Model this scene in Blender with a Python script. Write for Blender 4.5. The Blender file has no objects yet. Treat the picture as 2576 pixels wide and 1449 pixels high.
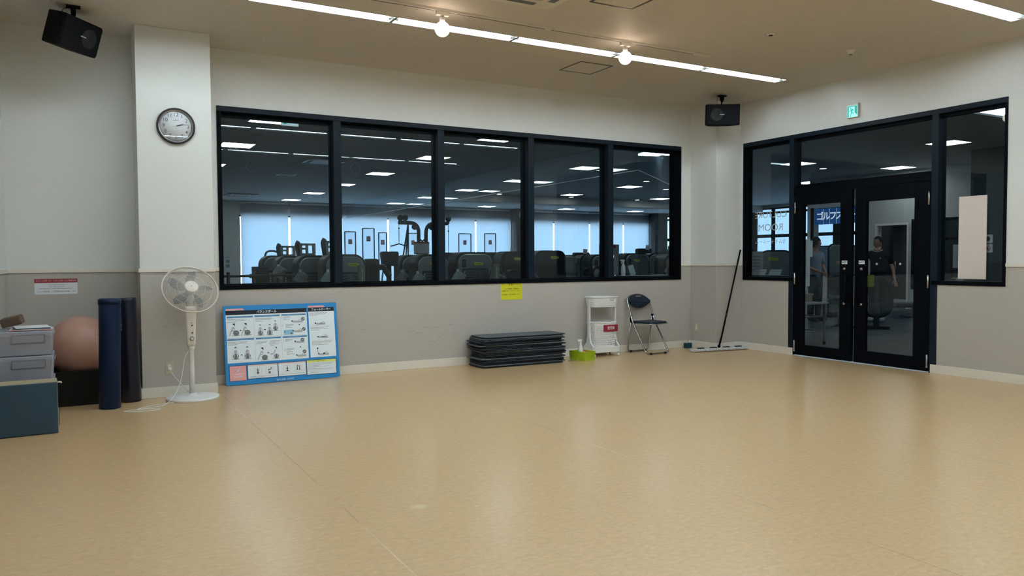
import bpy, bmesh, math, random
from mathutils import Matrix, Vector
random.seed(7)
R = math.radians
PI = math.pi
S = bpy.context.scene
COL = S.collection

# ------------------------------------------------------------------ camera, world, exposure
HC = 3.517            # ceiling height
BY = 8.523            # inner face of the window wall (y)
RX = 8.322            # inner face of the door wall (x)
LX = -0.60            # left wall
RY = -0.90            # rear wall (behind the camera)
F_PX, YAW, PIT, ROL, CAMH = 1922.188, 0.5142111, 0.0367828, 0.0055054, 1.30
cam_d = bpy.data.cameras.new('camera')
cam_d.sensor_fit = 'HORIZONTAL'; cam_d.sensor_width = 36.0
cam_d.lens = F_PX / 2576.0 * 36.0
cam_d.clip_start = 0.05; cam_d.clip_end = 300
cam = bpy.data.objects.new('camera', cam_d); COL.objects.link(cam)
_r = Vector((math.cos(YAW), -math.sin(YAW), 0)); _f = Vector((math.sin(YAW), math.cos(YAW), 0)); _u = Vector((0, 0, 1))
_f2 = _f * math.cos(PIT) - _u * math.sin(PIT); _u2 = _f * math.sin(PIT) + _u * math.cos(PIT)
_r3 = _r * math.cos(ROL) - _u2 * math.sin(ROL); _u3 = _r * math.sin(ROL) + _u2 * math.cos(ROL)
_m = Matrix.Identity(4)
for i in range(3):
    _m[i][0], _m[i][1], _m[i][2] = _r3[i], _u3[i], -_f2[i]
_m[2][3] = CAMH
cam.matrix_world = _m
S.camera = cam

w = bpy.data.worlds.new('daylight'); S.world = w; w.use_nodes = True
_nt = w.node_tree; _nt.nodes.clear()
_tc = _nt.nodes.new('ShaderNodeTexCoord'); _sp = _nt.nodes.new('ShaderNodeSeparateXYZ'); _rp = _nt.nodes.new('ShaderNodeValToRGB')
_bg = _nt.nodes.new('ShaderNodeBackground'); _ou = _nt.nodes.new('ShaderNodeOutputWorld')
_rp.color_ramp.elements[0].position = 0.0; _rp.color_ramp.elements[0].color = (0.70, 0.81, 0.96, 1)
_rp.color_ramp.elements[1].position = 0.6; _rp.color_ramp.elements[1].color = (0.50, 0.74, 1.0, 1)
_nt.links.new(_tc.outputs['Generated'], _sp.inputs[0]); _nt.links.new(_sp.outputs['Z'], _rp.inputs[0])
_nt.links.new(_rp.outputs[0], _bg.inputs[0]); _bg.inputs[1].default_value = 11.0
_nt.links.new(_bg.outputs[0], _ou.inputs[0])

TUBE_L = 76.0         # fluorescent tubes in the studio
TROFFER_L = 17.0       # square panels in the gym
S.view_settings.view_transform = 'Standard'; S.view_settings.look = 'None'
S.view_settings.gamma = 1.0; S.view_settings.use_curve_mapping = False
S.view_settings.exposure = 0.0
S.cycles.use_denoising = True
S.cycles.max_bounces = 10; S.cycles.diffuse_bounces = 5; S.cycles.glossy_bounces = 4
S.cycles.transparent_max_bounces = 24; S.cycles.transmission_bounces = 6
S.cycles.sample_clamp_indirect = 6.0
S.cycles.caustics_reflective = False; S.cycles.caustics_refractive = False

# ------------------------------------------------------------------ materials
MATS = {}
def mat(name, col, rough=0.5, metal=0.0, var=0.06, scale=8.0, bump=0.0, bscale=80.0, coat=0.0, spec=None, stretch=None):
    if name in MATS: return MATS[name]
    m = bpy.data.materials.new(name); m.use_nodes = True
    nt = m.node_tree; b = nt.nodes['Principled BSDF']
    b.inputs['Roughness'].default_value = rough; b.inputs['Metallic'].default_value = metal
    if spec is None and max(col) < .07: spec = .18
    if spec is not None: b.inputs['Specular IOR Level'].default_value = spec
    if coat: b.inputs['Coat Weight'].default_value = coat; b.inputs['Coat Roughness'].default_value = 0.1
    tc = nt.nodes.new('ShaderNodeTexCoord'); mp = nt.nodes.new('ShaderNodeMapping')
    if stretch: mp.inputs['Scale'].default_value = stretch
    nt.links.new(tc.outputs['Object'], mp.inputs[0])
    n = nt.nodes.new('ShaderNodeTexNoise'); n.inputs['Scale'].default_value = scale; n.inputs['Detail'].default_value = 3
    nt.links.new(mp.outputs[0], n.inputs['Vector'])
    r = nt.nodes.new('ShaderNodeValToRGB')
    r.color_ramp.elements[0].position = 0.3; r.color_ramp.elements[1].position = 0.7
    r.color_ramp.elements[0].color = tuple(max(0, c * (1 - var)) for c in col[:3]) + (1,)
    r.color_ramp.elements[1].color = tuple(min(1, c * (1 + var)) for c in col[:3]) + (1,)
    nt.links.new(n.outputs['Fac'], r.inputs[0]); nt.links.new(r.outputs[0], b.inputs['Base Color'])
    if bump:
        n2 = nt.nodes.new('ShaderNodeTexNoise'); n2.inputs['Scale'].default_value = bscale; n2.inputs['Detail'].default_value = 2
        nt.links.new(mp.outputs[0], n2.inputs['Vector'])
        bp = nt.nodes.new('ShaderNodeBump'); bp.inputs['Strength'].default_value = bump; bp.inputs['Distance'].default_value = 0.002
        nt.links.new(n2.outputs['Fac'], bp.inputs['Height']); nt.links.new(bp.outputs[0], b.inputs['Normal'])
    MATS[name] = m
    return m

def add_scuffs(m):
    nt = m.node_tree; b = nt.nodes['Principled BSDF']; src = b.inputs['Base Color'].links[0].from_socket
    tc = nt.nodes.new('ShaderNodeTexCoord'); L = nt.links.new; outs = []
    for sc, st, lo, hi in ((1.1, (1, 1, 2.2), .56, .66), (9.0, (1, 1, 5), .60, .70)):
        mp = nt.nodes.new('ShaderNodeMapping'); mp.inputs['Scale'].default_value = st; L(tc.outputs['Object'], mp.inputs[0])
        n = nt.nodes.new('ShaderNodeTexNoise'); n.inputs['Scale'].default_value = sc; n.inputs['Detail'].default_value = 2; L(mp.outputs[0], n.inputs['Vector'])
        r = nt.nodes.new('ShaderNodeValToRGB'); r.color_ramp.elements[0].position = lo; r.color_ramp.elements[1].position = hi; L(n.outputs['Fac'], r.inputs[0]); outs.append(r.outputs[0])
    q = nt.nodes.new('ShaderNodeMath'); q.operation = 'MULTIPLY'; L(outs[0], q.inputs[0]); L(outs[1], q.inputs[1])
    q2 = nt.nodes.new('ShaderNodeMath'); q2.operation = 'MULTIPLY'; L(q.outputs[0], q2.inputs[0]); q2.inputs[1].default_value = .32
    mx = nt.nodes.new('ShaderNodeMix'); mx.data_type = 'RGBA'; L(q2.outputs[0], mx.inputs[0]); L(src, mx.inputs[6]); mx.inputs[7].default_value = (.20, .20, .19, 1)
    L(mx.outputs[2], b.inputs['Base Color'])

def emis(name, col, strength):
    if name in MATS: return MATS[name]
    m = bpy.data.materials.new(name); m.use_nodes = True
    nt = m.node_tree; b = nt.nodes['Principled BSDF']
    b.inputs['Base Color'].default_value = tuple(min(.8, c * .6) for c in col) + (1,)
    b.inputs['Emission Color'].default_value = tuple(col) + (1,)
    b.inputs['Emission Strength'].default_value = strength
    MATS[name] = m
    return m

def glass(name, tint, refl=1.0, ior=1.5, rough=0.0, haze=0.0, hazecol=(0.7, 0.75, 0.78)):
    """thin glass: tinted see-through plus a mirror reflection by Fresnel"""
    if name in MATS: return MATS[name]
    m = bpy.data.materials.new(name); m.use_nodes = True
    nt = m.node_tree; nt.nodes.clear()
    out = nt.nodes.new('ShaderNodeOutputMaterial')
    tr = nt.nodes.new('ShaderNodeBsdfTransparent'); tr.inputs[0].default_value = tuple(tint) + (1,)
    gl = nt.nodes.new('ShaderNodeBsdfGlossy'); gl.inputs['Roughness'].default_value = rough
    gl.inputs['Color'].default_value = (refl * .80, refl * .92, refl, 1)
    ge = nt.nodes.new('ShaderNodeNewGeometry'); dt = nt.nodes.new('ShaderNodeVectorMath'); dt.operation = 'DOT_PRODUCT'
    nt.links.new(ge.outputs['Incoming'], dt.inputs[0]); nt.links.new(ge.outputs['Normal'], dt.inputs[1])
    def mth(op, a, bb):
        q = nt.nodes.new('ShaderNodeMath'); q.operation = op
        for k, v in ((0, a), (1, bb)):
            if hasattr(v, 'links'): nt.links.new(v, q.inputs[k])
            else: q.inputs[k].default_value = v
        return q.outputs[0]
    f0 = ((ior - 1) / (ior + 1)) ** 2      # Schlick's Fresnel, the same from both faces
    fac = mth('ADD', mth('MULTIPLY', mth('POWER', mth('SUBTRACT', 1.0, mth('ABSOLUTE', dt.outputs['Value'], 0.0)), 5.0), 1 - f0), f0)
    mx = nt.nodes.new('ShaderNodeMixShader')
    src = tr
    if haze:
        df = nt.nodes.new('ShaderNodeBsdfTranslucent'); df.inputs[0].default_value = tuple(hazecol) + (1,)
        m2 = nt.nodes.new('ShaderNodeMixShader'); m2.inputs[0].default_value = haze
        nt.links.new(tr.outputs[0], m2.inputs[1]); nt.links.new(df.outputs[0], m2.inputs[2]); src = m2
    nt.links.new(fac, mx.inputs[0]); nt.links.new(src.outputs[0], mx.inputs[1]); nt.links.new(gl.outputs[0], mx.inputs[2])
    nt.links.new(mx.outputs[0], out.inputs[0])
    MATS[name] = m
    return m

def translucent(name, col, tfac=0.7):
    m = bpy.data.materials.new(name); m.use_nodes = True
    nt = m.node_tree; nt.nodes.clear()
    out = nt.nodes.new('ShaderNodeOutputMaterial')
    a = nt.nodes.new('ShaderNodeBsdfTranslucent'); d = nt.nodes.new('ShaderNodeBsdfDiffuse')
    tc = nt.nodes.new('ShaderNodeTexCoord'); n = nt.nodes.new('ShaderNodeTexNoise'); n.inputs['Scale'].default_value = 3
    r = nt.nodes.new('ShaderNodeValToRGB')
    r.color_ramp.elements[0].color = tuple(c * .95 for c in col) + (1,); r.color_ramp.elements[1].color = tuple(col) + (1,)
    nt.links.new(tc.outputs['Object'], n.inputs['Vector']); nt.links.new(n.outputs['Fac'], r.inputs[0])
    nt.links.new(r.outputs[0], a.inputs[0]); nt.links.new(r.outputs[0], d.inputs[0])
    mx = nt.nodes.new('ShaderNodeMixShader'); mx.inputs[0].default_value = tfac
    nt.links.new(d.outputs[0], mx.inputs[1]); nt.links.new(a.outputs[0], mx.inputs[2]); nt.links.new(mx.outputs[0], out.inputs[0])
    MATS[name] = m
    return m

def floor_material():
    m = bpy.data.materials.new('linoleum'); m.use_nodes = True
    nt = m.node_tree; b = nt.nodes['Principled BSDF']; L = nt.links.new
    tc = nt.nodes.new('ShaderNodeTexCoord')
    mp = nt.nodes.new('ShaderNodeMapping'); mp.inputs['Scale'].default_value = (1.0, 1.9, 1.0); mp.inputs['Rotation'].default_value = (0, 0, R(12))
    L(tc.outputs['Object'], mp.inputs[0])
    n1 = nt.nodes.new('ShaderNodeTexNoise'); n1.inputs['Scale'].default_value = 22; n1.inputs['Detail'].default_value = 5; n1.inputs['Roughness'].default_value = .65
    L(mp.outputs[0], n1.inputs['Vector'])
    r1 = nt.nodes.new('ShaderNodeValToRGB'); e = r1.color_ramp.elements
    e[0].position = .22; e[0].color = (0.515, 0.350, 0.178, 1); e[1].position = .80; e[1].color = (0.715, 0.500, 0.270, 1)
    k = e.new(.5); k.color = (0.612, 0.422, 0.220, 1)
    L(n1.outputs['Fac'], r1.inputs[0])
    # light flecks
    n2 = nt.nodes.new('ShaderNodeTexNoise'); n2.inputs['Scale'].default_value = 34; n2.inputs['Detail'].default_value = 2
    L(mp.outputs[0], n2.inputs['Vector'])
    r2 = nt.nodes.new('ShaderNodeValToRGB'); e = r2.color_ramp.elements
    e[0].position = .66; e[0].color = (0, 0, 0, 1); e[1].position = .73; e[1].color = (.5, .5, .5, 1)
    L(n2.outputs['Fac'], r2.inputs[0])
    mx = nt.nodes.new('ShaderNodeMix'); mx.data_type = 'RGBA'
    L(r2.outputs[0], mx.inputs[0]); L(r1.outputs[0], mx.inputs[6]); mx.inputs[7].default_value = (0.84, 0.64, 0.40, 1)
    # welded seams every 1.93 m
    sp = nt.nodes.new('ShaderNodeSeparateXYZ'); L(tc.outputs['Object'], sp.inputs[0])
    def math_(op, a, bb):
        q = nt.nodes.new('ShaderNodeMath'); q.operation = op
        if hasattr(a, 'links'): L(a, q.inputs[0])
        else: q.inputs[0].default_value = a
        if hasattr(bb, 'links'): L(bb, q.inputs[1])
        else: q.inputs[1].default_value = bb
        return q.outputs[0]
    xx = math_('ADD', sp.outputs[0], -1.178 + 1.93 * 6 + .965)
    md = math_('MODULO', xx, 1.93); ab = math_('ABSOLUTE', math_('SUBTRACT', md, .965), 0)
    ln = math_('LESS_THAN', ab, .0035)
    nn = nt.nodes.new('ShaderNodeTexNoise'); nn.inputs['Scale'].default_value = 1.3; L(tc.outputs['Object'], nn.inputs['Vector'])
    rn = nt.nodes.new('ShaderNodeValToRGB'); rn.color_ramp.elements[0].position = .42; rn.color_ramp.elements[1].position = .6
    rn.color_ramp.elements[0].color = (0.33, 0.21, 0.11, 1); rn.color_ramp.elements[1].color = (0.88, 0.70, 0.48, 1)
    L(nn.outputs['Fac'], rn.inputs[0])
    m3 = nt.nodes.new('ShaderNodeMix'); m3.data_type = 'RGBA'
    L(math_('MULTIPLY', ln, .55), m3.inputs[0]); L(mx.outputs[2], m3.inputs[6]); L(rn.outputs[0], m3.inputs[7])
    # one pale worn spot
    vd = nt.nodes.new('ShaderNodeVectorMath'); vd.operation = 'DISTANCE'; L(tc.outputs['Object'], vd.inputs[0]); vd.inputs[1].default_value = (1.53, 3.72, 0)
    rs = nt.nodes.new('ShaderNodeValToRGB'); rs.color_ramp.elements[0].position = .015; rs.color_ramp.elements[1].position = .055
    rs.color_ramp.elements[0].color = (.5, .5, .5, 1); rs.color_ramp.elements[1].color = (0, 0, 0, 1); L(vd.outputs['Value'], rs.inputs[0])
    m4 = nt.nodes.new('ShaderNodeMix'); m4.data_type = 'RGBA'
    L(rs.outputs[0], m4.inputs[0]); L(m3.outputs[2], m4.inputs[6]); m4.inputs[7].default_value = (0.80, 0.76, 0.56, 1)
    L(m4.outputs[2], b.inputs['Base Color'])
    b.inputs['Roughness'].default_value = .42
    b.inputs['Coat Weight'].default_value = .6; b.inputs['Coat Roughness'].default_value = .23
    bn = nt.nodes.new('ShaderNodeTexNoise'); bn.inputs['Scale'].default_value = 14; L(tc.outputs['Object'], bn.inputs['Vector'])
    bp = nt.nodes.new('ShaderNodeBump'); bp.inputs['Strength'].default_value = .03; bp.inputs['Distance'].default_value = .003
    L(bn.outputs['Fac'], bp.inputs['Height']); L(bp.outputs[0], b.inputs['Normal'])
    return m

def ceiling_material():
    m = bpy.data.materials.new('rock_wool_ceiling'); m.use_nodes = True
    nt = m.node_tree; b = nt.nodes['Principled BSDF']; L = nt.links.new
    tc = nt.nodes.new('ShaderNodeTexCoord')
    n = nt.nodes.new('ShaderNodeTexNoise'); n.inputs['Scale'].default_value = 105; n.inputs['Detail'].default_value = 2
    L(tc.outputs['Object'], n.inputs['Vector'])
    r = nt.nodes.new('ShaderNodeValToRGB'); e = r.color_ramp.elements
    e[0].position = .33; e[0].color = (0.47, 0.425, 0.375, 1); e[1].position = .45; e[1].color = (0.62, 0.575, 0.525, 1)
    L(n.outputs['Fac'], r.inputs[0]); L(r.outputs[0], b.inputs['Base Color'])
    b.inputs['Roughness'].default_value = .6
    return m

M = dict(
    floor=floor_material(), ceil=ceiling_material(),
    wall=mat('wall_paper_white', (0.70, 0.715, 0.70), .75, var=.03, scale=30, stretch=(1, 1, 8), bump=.15, bscale=60),
    dado=mat('wall_paper_taupe', (0.43, 0.41, 0.38), .7, var=.035, scale=30, stretch=(1, 1, 8), bump=.15, bscale=60),
    trim=mat('cream_trim', (0.72, 0.69, 0.62), .4, var=.02),
    black=mat('black_aluminium', (0.0010, 0.0018, 0.0035), .5, var=.1, spec=.05),
    navyf=mat('navy_aluminium', (0.004, 0.009, 0.016), .45, var=.08, spec=.12),
    steel=mat('brushed_steel', (0.45, 0.45, 0.44), .3, 1, var=.05),
    chrome=mat('chrome_tube', (0.42, 0.42, 0.43), .2, 1, var=.03),
    white=mat('white_plastic', (0.78, 0.80, 0.80), .35, var=.02),
    warmw=mat('ivory_plastic', (0.72, 0.69, 0.63), .4, var=.02),
    paper=mat('paper_white', (0.72, 0.76, 0.80), .6, var=.02),
    refl=mat('reflector_white', (0.86, 0.88, 0.88), .3, var=.01),
    tube=emis('tube_light', (0.84, 0.97, 1.03), TUBE_L),
    trof=emis('panel_light', (0.97, 1.0, 1.0), TROFFER_L),
    down=emis('downlight', (1.0, 0.97, 0.9), 9.0),
    globe=emis('warm_globe', (1.0, 0.78, 0.60), 11.0),
    glass=glass('window_glass', (0.80, 0.85, 0.865), .9),
    glassd=glass('door_glass', (0.78, 0.83, 0.85), .9),
    smoke=glass('smoke_curtain_glass', (0.88, 0.93, 0.95), 1.2, ior=1.6, haze=.07, hazecol=(.6, .75, .85)),  # light-blue haze mixed in to stand for the grazing reflection
    clear=glass('clear_film', (0.93, 0.95, 0.96), .6, ior=1.3),
    blind=translucent('roller_blind_fabric', (0.46, 0.515, 0.55), .75),
    navy=mat('navy_vinyl', (0.0022, 0.0105, 0.040), .5, var=.1, bump=.1),
    navyg=mat('navy_glossy', (0.0015, 0.004, 0.015), .3, var=.1, spec=.3),
    teal=mat('teal_vinyl', (0.009, 0.041, 0.074), .55, var=.12, scale=3, bump=.3, bscale=9),
    beige=mat('beige_canvas', (0.36, 0.31, 0.20), .8, var=.06),
    bin=mat('grey_bin_plastic', (0.30, 0.315, 0.375), .45, var=.04),
    bind=mat('grey_bin_shadow_line', (0.21, 0.22, 0.265), .5, var=.04),
    ball=mat('salmon_ball', (0.44, 0.245, 0.195), .38, var=.04),
    rubber=mat('black_rubber', (0.005, 0.0055, 0.0035), .8, var=.3, scale=90),
    brown=mat('brown_foam', (0.115, 0.07, 0.045), .8, var=.1),
    blue=mat('board_blue', (0.0, 0.21, 0.55), .45, var=.03),
    pblack=mat('print_black', (0.010, 0.014, 0.022), .5),
    pwhite=mat('print_white', (0.80, 0.90, 0.97), .5, var=.015),
    pblue=mat('print_blue', (0.055, 0.20, 0.45), .5),
    plblue=mat('print_light_blue', (0.25, 0.55, 0.75), .5),
    ppink=mat('print_pink', (0.80, 0.38, 0.38), .5),
    plpink=mat('print_pale_pink', (0.80, 0.60, 0.62), .5),
    pgrey=mat('print_grey', (0.12, 0.13, 0.14), .5),
    ptext=mat('print_text_grey', (0.26, 0.28, 0.31), .5),
    plgrey=mat('print_light_grey', (0.42, 0.46, 0.50), .5),
    pyel=mat('print_yellow', (0.70, 0.72, 0.12), .5),
    pnavy=mat('print_navy', (0.01, 0.035, 0.13), .5),
    pred=mat('print_red', (0.24, 0.008, 0.020), .5),
    yellow=mat('yellow_paper', (0.60, 0.60, 0.010), .6, var=.02),
    mat_=mat('grey_mat_foam', (0.072, 0.090, 0.100), .55, var=.12, scale=20, bump=.2),
    mat_shade=mat('shaded_mat_foam', (0.008, 0.011, 0.018), .6, var=.15, scale=20, bump=.2),  # shaded copy of the mat grey, for edges and undersides
    lime=mat('lime_plastic', (0.36, 0.50, 0.012), .4, var=.04),
    orange=mat('orange_cloth', (0.45, 0.16, 0.06), .8),
    vinyl=mat('dark_navy_seat', (0.010, 0.016, 0.030), .45, var=.1),
    hood=mat('machine_grey', (0.15, 0.19, 0.21), .28, .35, var=.06, coat=.5),
    hoodd=mat('machine_dark', (0.022, 0.032, 0.038), .4, var=.1),
    cloth=mat('grey_cleaning_cloth', (0.27, 0.31, 0.31), .9, var=.12, scale=30, bump=.4),
    badge=mat('yellow_badge', (0.55, 0.55, 0.03), .5),
    olive=mat('olive_pad', (0.15, 0.16, 0.11), .7, var=.05),
    gwall=mat('gym_wall', (0.44, 0.455, 0.44), .8, var=.03),
    gceil=mat('gym_ceiling', (0.44, 0.45, 0.44), .8, var=.03),
    gfloor=mat('gym_carpet', (0.075, 0.095, 0.11), .75, var=.15, scale=2.5),
    gfloorb=mat('gym_rubber_tile', (0.030, 0.045, 0.062), .5, var=.15, scale=2.5),
    gdark=mat('dark_panel_wall', (0.045, 0.05, 0.052), .7, var=.05),
    skin=mat('skin', (0.55, 0.32, 0.23), .55, var=.05),
    hair=mat('black_hair', (0.010, 0.009, 0.009), .5, var=.3, scale=60),
    polo=mat('black_polo', (0.010, 0.012, 0.018), .8, var=.1),
    lpolo=mat('pale_blue_polo', (0.30, 0.40, 0.52), .8, var=.05),
    pants=mat('dark_trousers', (0.018, 0.022, 0.030), .8, var=.1),
    spk=mat('speaker_black', (0.003, 0.003, 0.004), .7, var=.2, scale=120, spec=.08),
    spkg=mat('speaker_grille', (0.004, 0.0045, 0.006), .7, var=.25, scale=160, spec=.08),
    exitg=emis('exit_green', (0.0, 0.36, 0.27), .75),
    exitw=emis('exit_white', (0.35, 0.85, 0.85), .8),
    signb=emis('sign_blue', (0.005, 0.085, 0.30), .5),
    signw=emis('sign_white', (0.8, 0.9, 1.0), .9),
    blade=glass('fan_blade', (0.80, 0.86, 0.92), .9, ior=1.5, rough=.1, haze=.5, hazecol=(.30, .36, .45)),
    mop=mat('mop_fringe', (0.52, 0.53, 0.54), .95, var=.4, scale=60, bump=.8, bscale=70),
    dteal=mat('dark_teal_plastic', (0.010, 0.040, 0.060), .5),
    etched=translucent('etched_lettering', (.78, .84, .86), .5),
    frost=glass('frosted_partition', (0.25, 0.30, 0.32), .6, haze=.6, hazecol=(.5, .56, .58)),
    gold=mat('gold_print', (0.55, 0.33, 0.10), .4),
    blank=mat('blank_board', (0.66, 0.585, 0.55), .6, var=.01),
    red=mat('brown_red_tube', (0.14, 0.03, 0.015), .5),
    tan=mat('tan_tube', (0.45, 0.33, 0.16), .5),
)

add_scuffs(M['dado'])

# ------------------------------------------------------------------ mesh builder
class MB:
    def __init__(s): s.v = []; s.f = []; s.mi = []; s.sm = []; s.mats = []
    def _m(s, m):
        if m not in s.mats: s.mats.append(m)
        return s.mats.index(m)
    def add(s, vs, fs, m, smooth=False, T=None):
        o = len(s.v); k = s._m(m)
        for p in vs:
            p = Vector(p)
            if T is not None: p = T @ p
            s.v.append(p)
        for f in fs: s.f.append([i + o for i in f]); s.mi.append(k); s.sm.append(smooth)
        return s
    def box(s, x0, x1, y0, y1, z0, z1, m, T=None):
        vs = [(x, y, z) for z in (z0, z1) for y in (y0, y1) for x in (x0, x1)]
        fs = [(0, 2, 3, 1), (4, 5, 7, 6), (0, 1, 5, 4), (2, 6, 7, 3), (0, 4, 6, 2), (1, 3, 7, 5)]
        return s.add(vs, fs, m, T=T)
    def cbox(s, c, d, m, T=None):
        return s.box(c[0] - d[0] / 2, c[0] + d[0] / 2, c[1] - d[1] / 2, c[1] + d[1] / 2, c[2] - d[2] / 2, c[2] + d[2] / 2, m, T)
    def quad(s, a, b, c, d, m, T=None): return s.add([a, b, c, d], [(0, 1, 2, 3)], m, T=T)
    def tube(s, pts, r, m, n=8, closed=False, caps=True, T=None):
        pts = [Vector(p) for p in pts]; N = len(pts)
        rr = r if isinstance(r, (list, tuple)) else [r] * N
        vs = []; fs = []; prev = None
        for i, p in enumerate(pts):
            if closed: d = pts[(i + 1) % N] - pts[i - 1]
            else: d = pts[min(i + 1, N - 1)] - pts[max(i - 1, 0)]
            d.normalize()
            if prev is None:
                a = Vector((0, 0, 1)) if abs(d.z) < .9 else Vector((1, 0, 0))
                x = d.cross(a).normalized()
            else:
                x = (prev - d * prev.dot(d)).normalized()
            prev = x; y = d.cross(x)
            for k in range(n):
                t = 2 * PI * k / n
                vs.append(p + (x * math.cos(t) + y * math.sin(t)) * rr[i])
        L = N if closed else N - 1
        for i in range(L):
            j = (i + 1) % N
            for k in range(n):
                q = (k + 1) % n
                fs.append((i * n + k, i * n + q, j * n + q, j * n + k))
        if caps and not closed:
            fs.append(tuple(range(n))[::-1]); fs.append(tuple((N - 1) * n + k for k in range(n)))
        return s.add(vs, fs, m, smooth=True, T=T)
    def lathe(s, prof, m, n=32, T=None, cap=True, smooth=True):
        """profile [(r, z)] about z"""
        vs = []; fs = []
        for r, z in prof:
            for k in range(n):
                t = 2 * PI * k / n; vs.append((r * math.cos(t), r * math.sin(t), z))
        for i in range(len(prof) - 1):
            for k in range(n):
                q = (k + 1) % n
                fs.append((i * n + k, i * n + q, (i + 1) * n + q, (i + 1) * n + k))
        if cap:
            fs.append(tuple(range(n))[::-1]); fs.append(tuple((len(prof) - 1) * n + k for k in range(n)))
        return s.add(vs, fs, m, smooth=smooth, T=T)
    def sphere(s, c, r, m, n=24, k=14, sc=(1, 1, 1), T=None):
        vs = []; fs = []
        for i in range(k + 1):
            a = PI * i / k
            for j in range(n):
                t = 2 * PI * j / n
                vs.append((c[0] + r * sc[0] * math.sin(a) * math.cos(t), c[1] + r * sc[1] * math.sin(a) * math.sin(t), c[2] + r * sc[2] * math.cos(a)))
        for i in range(k):
            for j in range(n):
                q = (j + 1) % n; fs.append((i * n + j, (i + 1) * n + j, (i + 1) * n + q, i * n + q))
        return s.add(vs, fs, m, smooth=True, T=T)
    def prism(s, poly, y0, y1, m, T=None, smooth=False):
        """polygon in XZ extruded along y"""
        n = len(poly)
        vs = [(x, y0, z) for x, z in poly] + [(x, y1, z) for x, z in poly]
        fs = [tuple(range(n)), tuple(range(2 * n - 1, n - 1, -1))]
        s.add(vs, fs, m, T=T)
        return s.add(vs, [(i, i + n, (i + 1) % n + n, (i + 1) % n) for i in range(n)], m, T=T, smooth=smooth)
    def plate(s, poly, z0, z1, m, T=None):
        """polygon in XY extruded along z"""
        n = len(poly)
        vs = [(x, y, z0) for x, y in poly] + [(x, y, z1) for x, y in poly]
        fs = [tuple(range(n))[::-1], tuple(range(n, 2 * n))] + [(i, (i + 1) % n, (i + 1) % n + n, i + n) for i in range(n)]
        return s.add(vs, fs, m, T=T)
    def build(s, name, parent=None, bevel=0.0, solid=0.0, loc=None, rot=None, merge=False):
        me = bpy.data.meshes.new(name)
        me.from_pydata([tuple(p) for p in s.v], [], s.f)
        for m in s.mats: me.materials.append(m)
        me.polygons.foreach_set('material_index', s.mi); me.polygons.foreach_set('use_smooth', s.sm)
        bm = bmesh.new(); bm.from_mesh(me)
        if merge: bmesh.ops.remove_doubles(bm, verts=bm.verts, dist=1e-5)
        bmesh.ops.recalc_face_normals(bm, faces=bm.faces); bm.to_mesh(me); bm.free()
        me.update()
        o = bpy.data.objects.new(name, me); COL.objects.link(o)
        if loc is not None: o.location = loc
        if rot is not None: o.rotation_euler = rot
        if parent is not None: o.parent = parent
        if bevel:
            b = o.modifiers.new('bevel', 'BEVEL'); b.width = bevel; b.segments = 2; b.limit_method = 'ANGLE'; b.angle_limit = R(40)
        if solid:
            b = o.modifiers.new('solid', 'SOLIDIFY'); b.thickness = solid; b.offset = 0
        return o

def rrect(x0, x1, z0, z1, r, n=5, corners=(1, 1, 1, 1)):
    """rounded rectangle, corners BL BR TR TL"""
    out = []
    for (cx, cz, a0, on, px, pz) in ((x0 + r, z0 + r, PI, corners[0], x0, z0), (x1 - r, z0 + r, 1.5 * PI, corners[1], x1, z0),
                                     (x1 - r, z1 - r, 0, corners[2], x1, z1), (x0 + r, z1 - r, .5 * PI, corners[3], x0, z1)):
        if not on: out.append((px, pz)); continue
        for k in range(n + 1):
            a = a0 + .5 * PI * k / n; out.append((cx + r * math.cos(a), cz + r * math.sin(a)))
    return out
def circ(cx, cz, rx, rz=None, n=24):
    rz = rx if rz is None else rz
    return [(cx + rx * math.cos(2 * PI * k / n), cz + rz * math.sin(2 * PI * k / n)) for k in range(n)]
def bez(p0, p1, p2, p3, n=10):
    p0, p1, p2, p3 = map(Vector, (p0, p1, p2, p3)); o = []
    for i in range(n + 1):
        t = i / n; o.append(p0 * (1 - t) ** 3 + p1 * 3 * t * (1 - t) ** 2 + p2 * 3 * t * t * (1 - t) + p3 * t ** 3)
    return o
def fillet(pts, r, n=5):
    pts = [Vector(p) for p in pts]; out = [pts[0]]
    for i in range(1, len(pts) - 1):
        a, b, c = pts[i - 1], pts[i], pts[i + 1]
        d1 = (a - b); d2 = (c - b); rr = min(r, d1.length * .45, d2.length * .45)
        s = b + d1.normalized() * rr; e = b + d2.normalized() * rr
        for k in range(n + 1):
            t = k / n; out.append(s * (1 - t) ** 2 + b * 2 * t * (1 - t) + e * t * t)
    out.append(pts[-1]); return out

def empty(name, loc=(0, 0, 0), rz=0.0, rot=None):
    o = bpy.data.objects.new(name, None); COL.objects.link(o); o.empty_display_size = .1
    o.location = loc; o.rotation_euler = rot if rot else (0, 0, rz); return o
def tag(o, label, cat, group=None, kind=None):
    if label: o['label'] = label
    if cat: o['category'] = cat
    if group: o['group'] = group
    if kind: o['kind'] = kind
    return o
def struct(o): o['kind'] = 'structure'; return o
def thing(name, label, cat, loc=(0, 0, 0), rz=0.0, group=None, rot=None):
    return tag(empty(name, loc, rz, rot), label, cat, group)
def copy_tree(o, parent=None):
    c = o.copy(); COL.objects.link(c)
    if parent is not None: c.parent = parent
    for ch in list(o.children): copy_tree(ch, c)
    return c
ORD = ['first', 'second', 'third', 'fourth', 'fifth', 'sixth', 'seventh', 'eighth', 'ninth', 'tenth', 'eleventh', 'twelfth',
       'thirteenth', 'fourteenth', 'fifteenth', 'sixteenth', 'seventeenth', 'eighteenth', 'nineteenth', 'twentieth']

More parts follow.
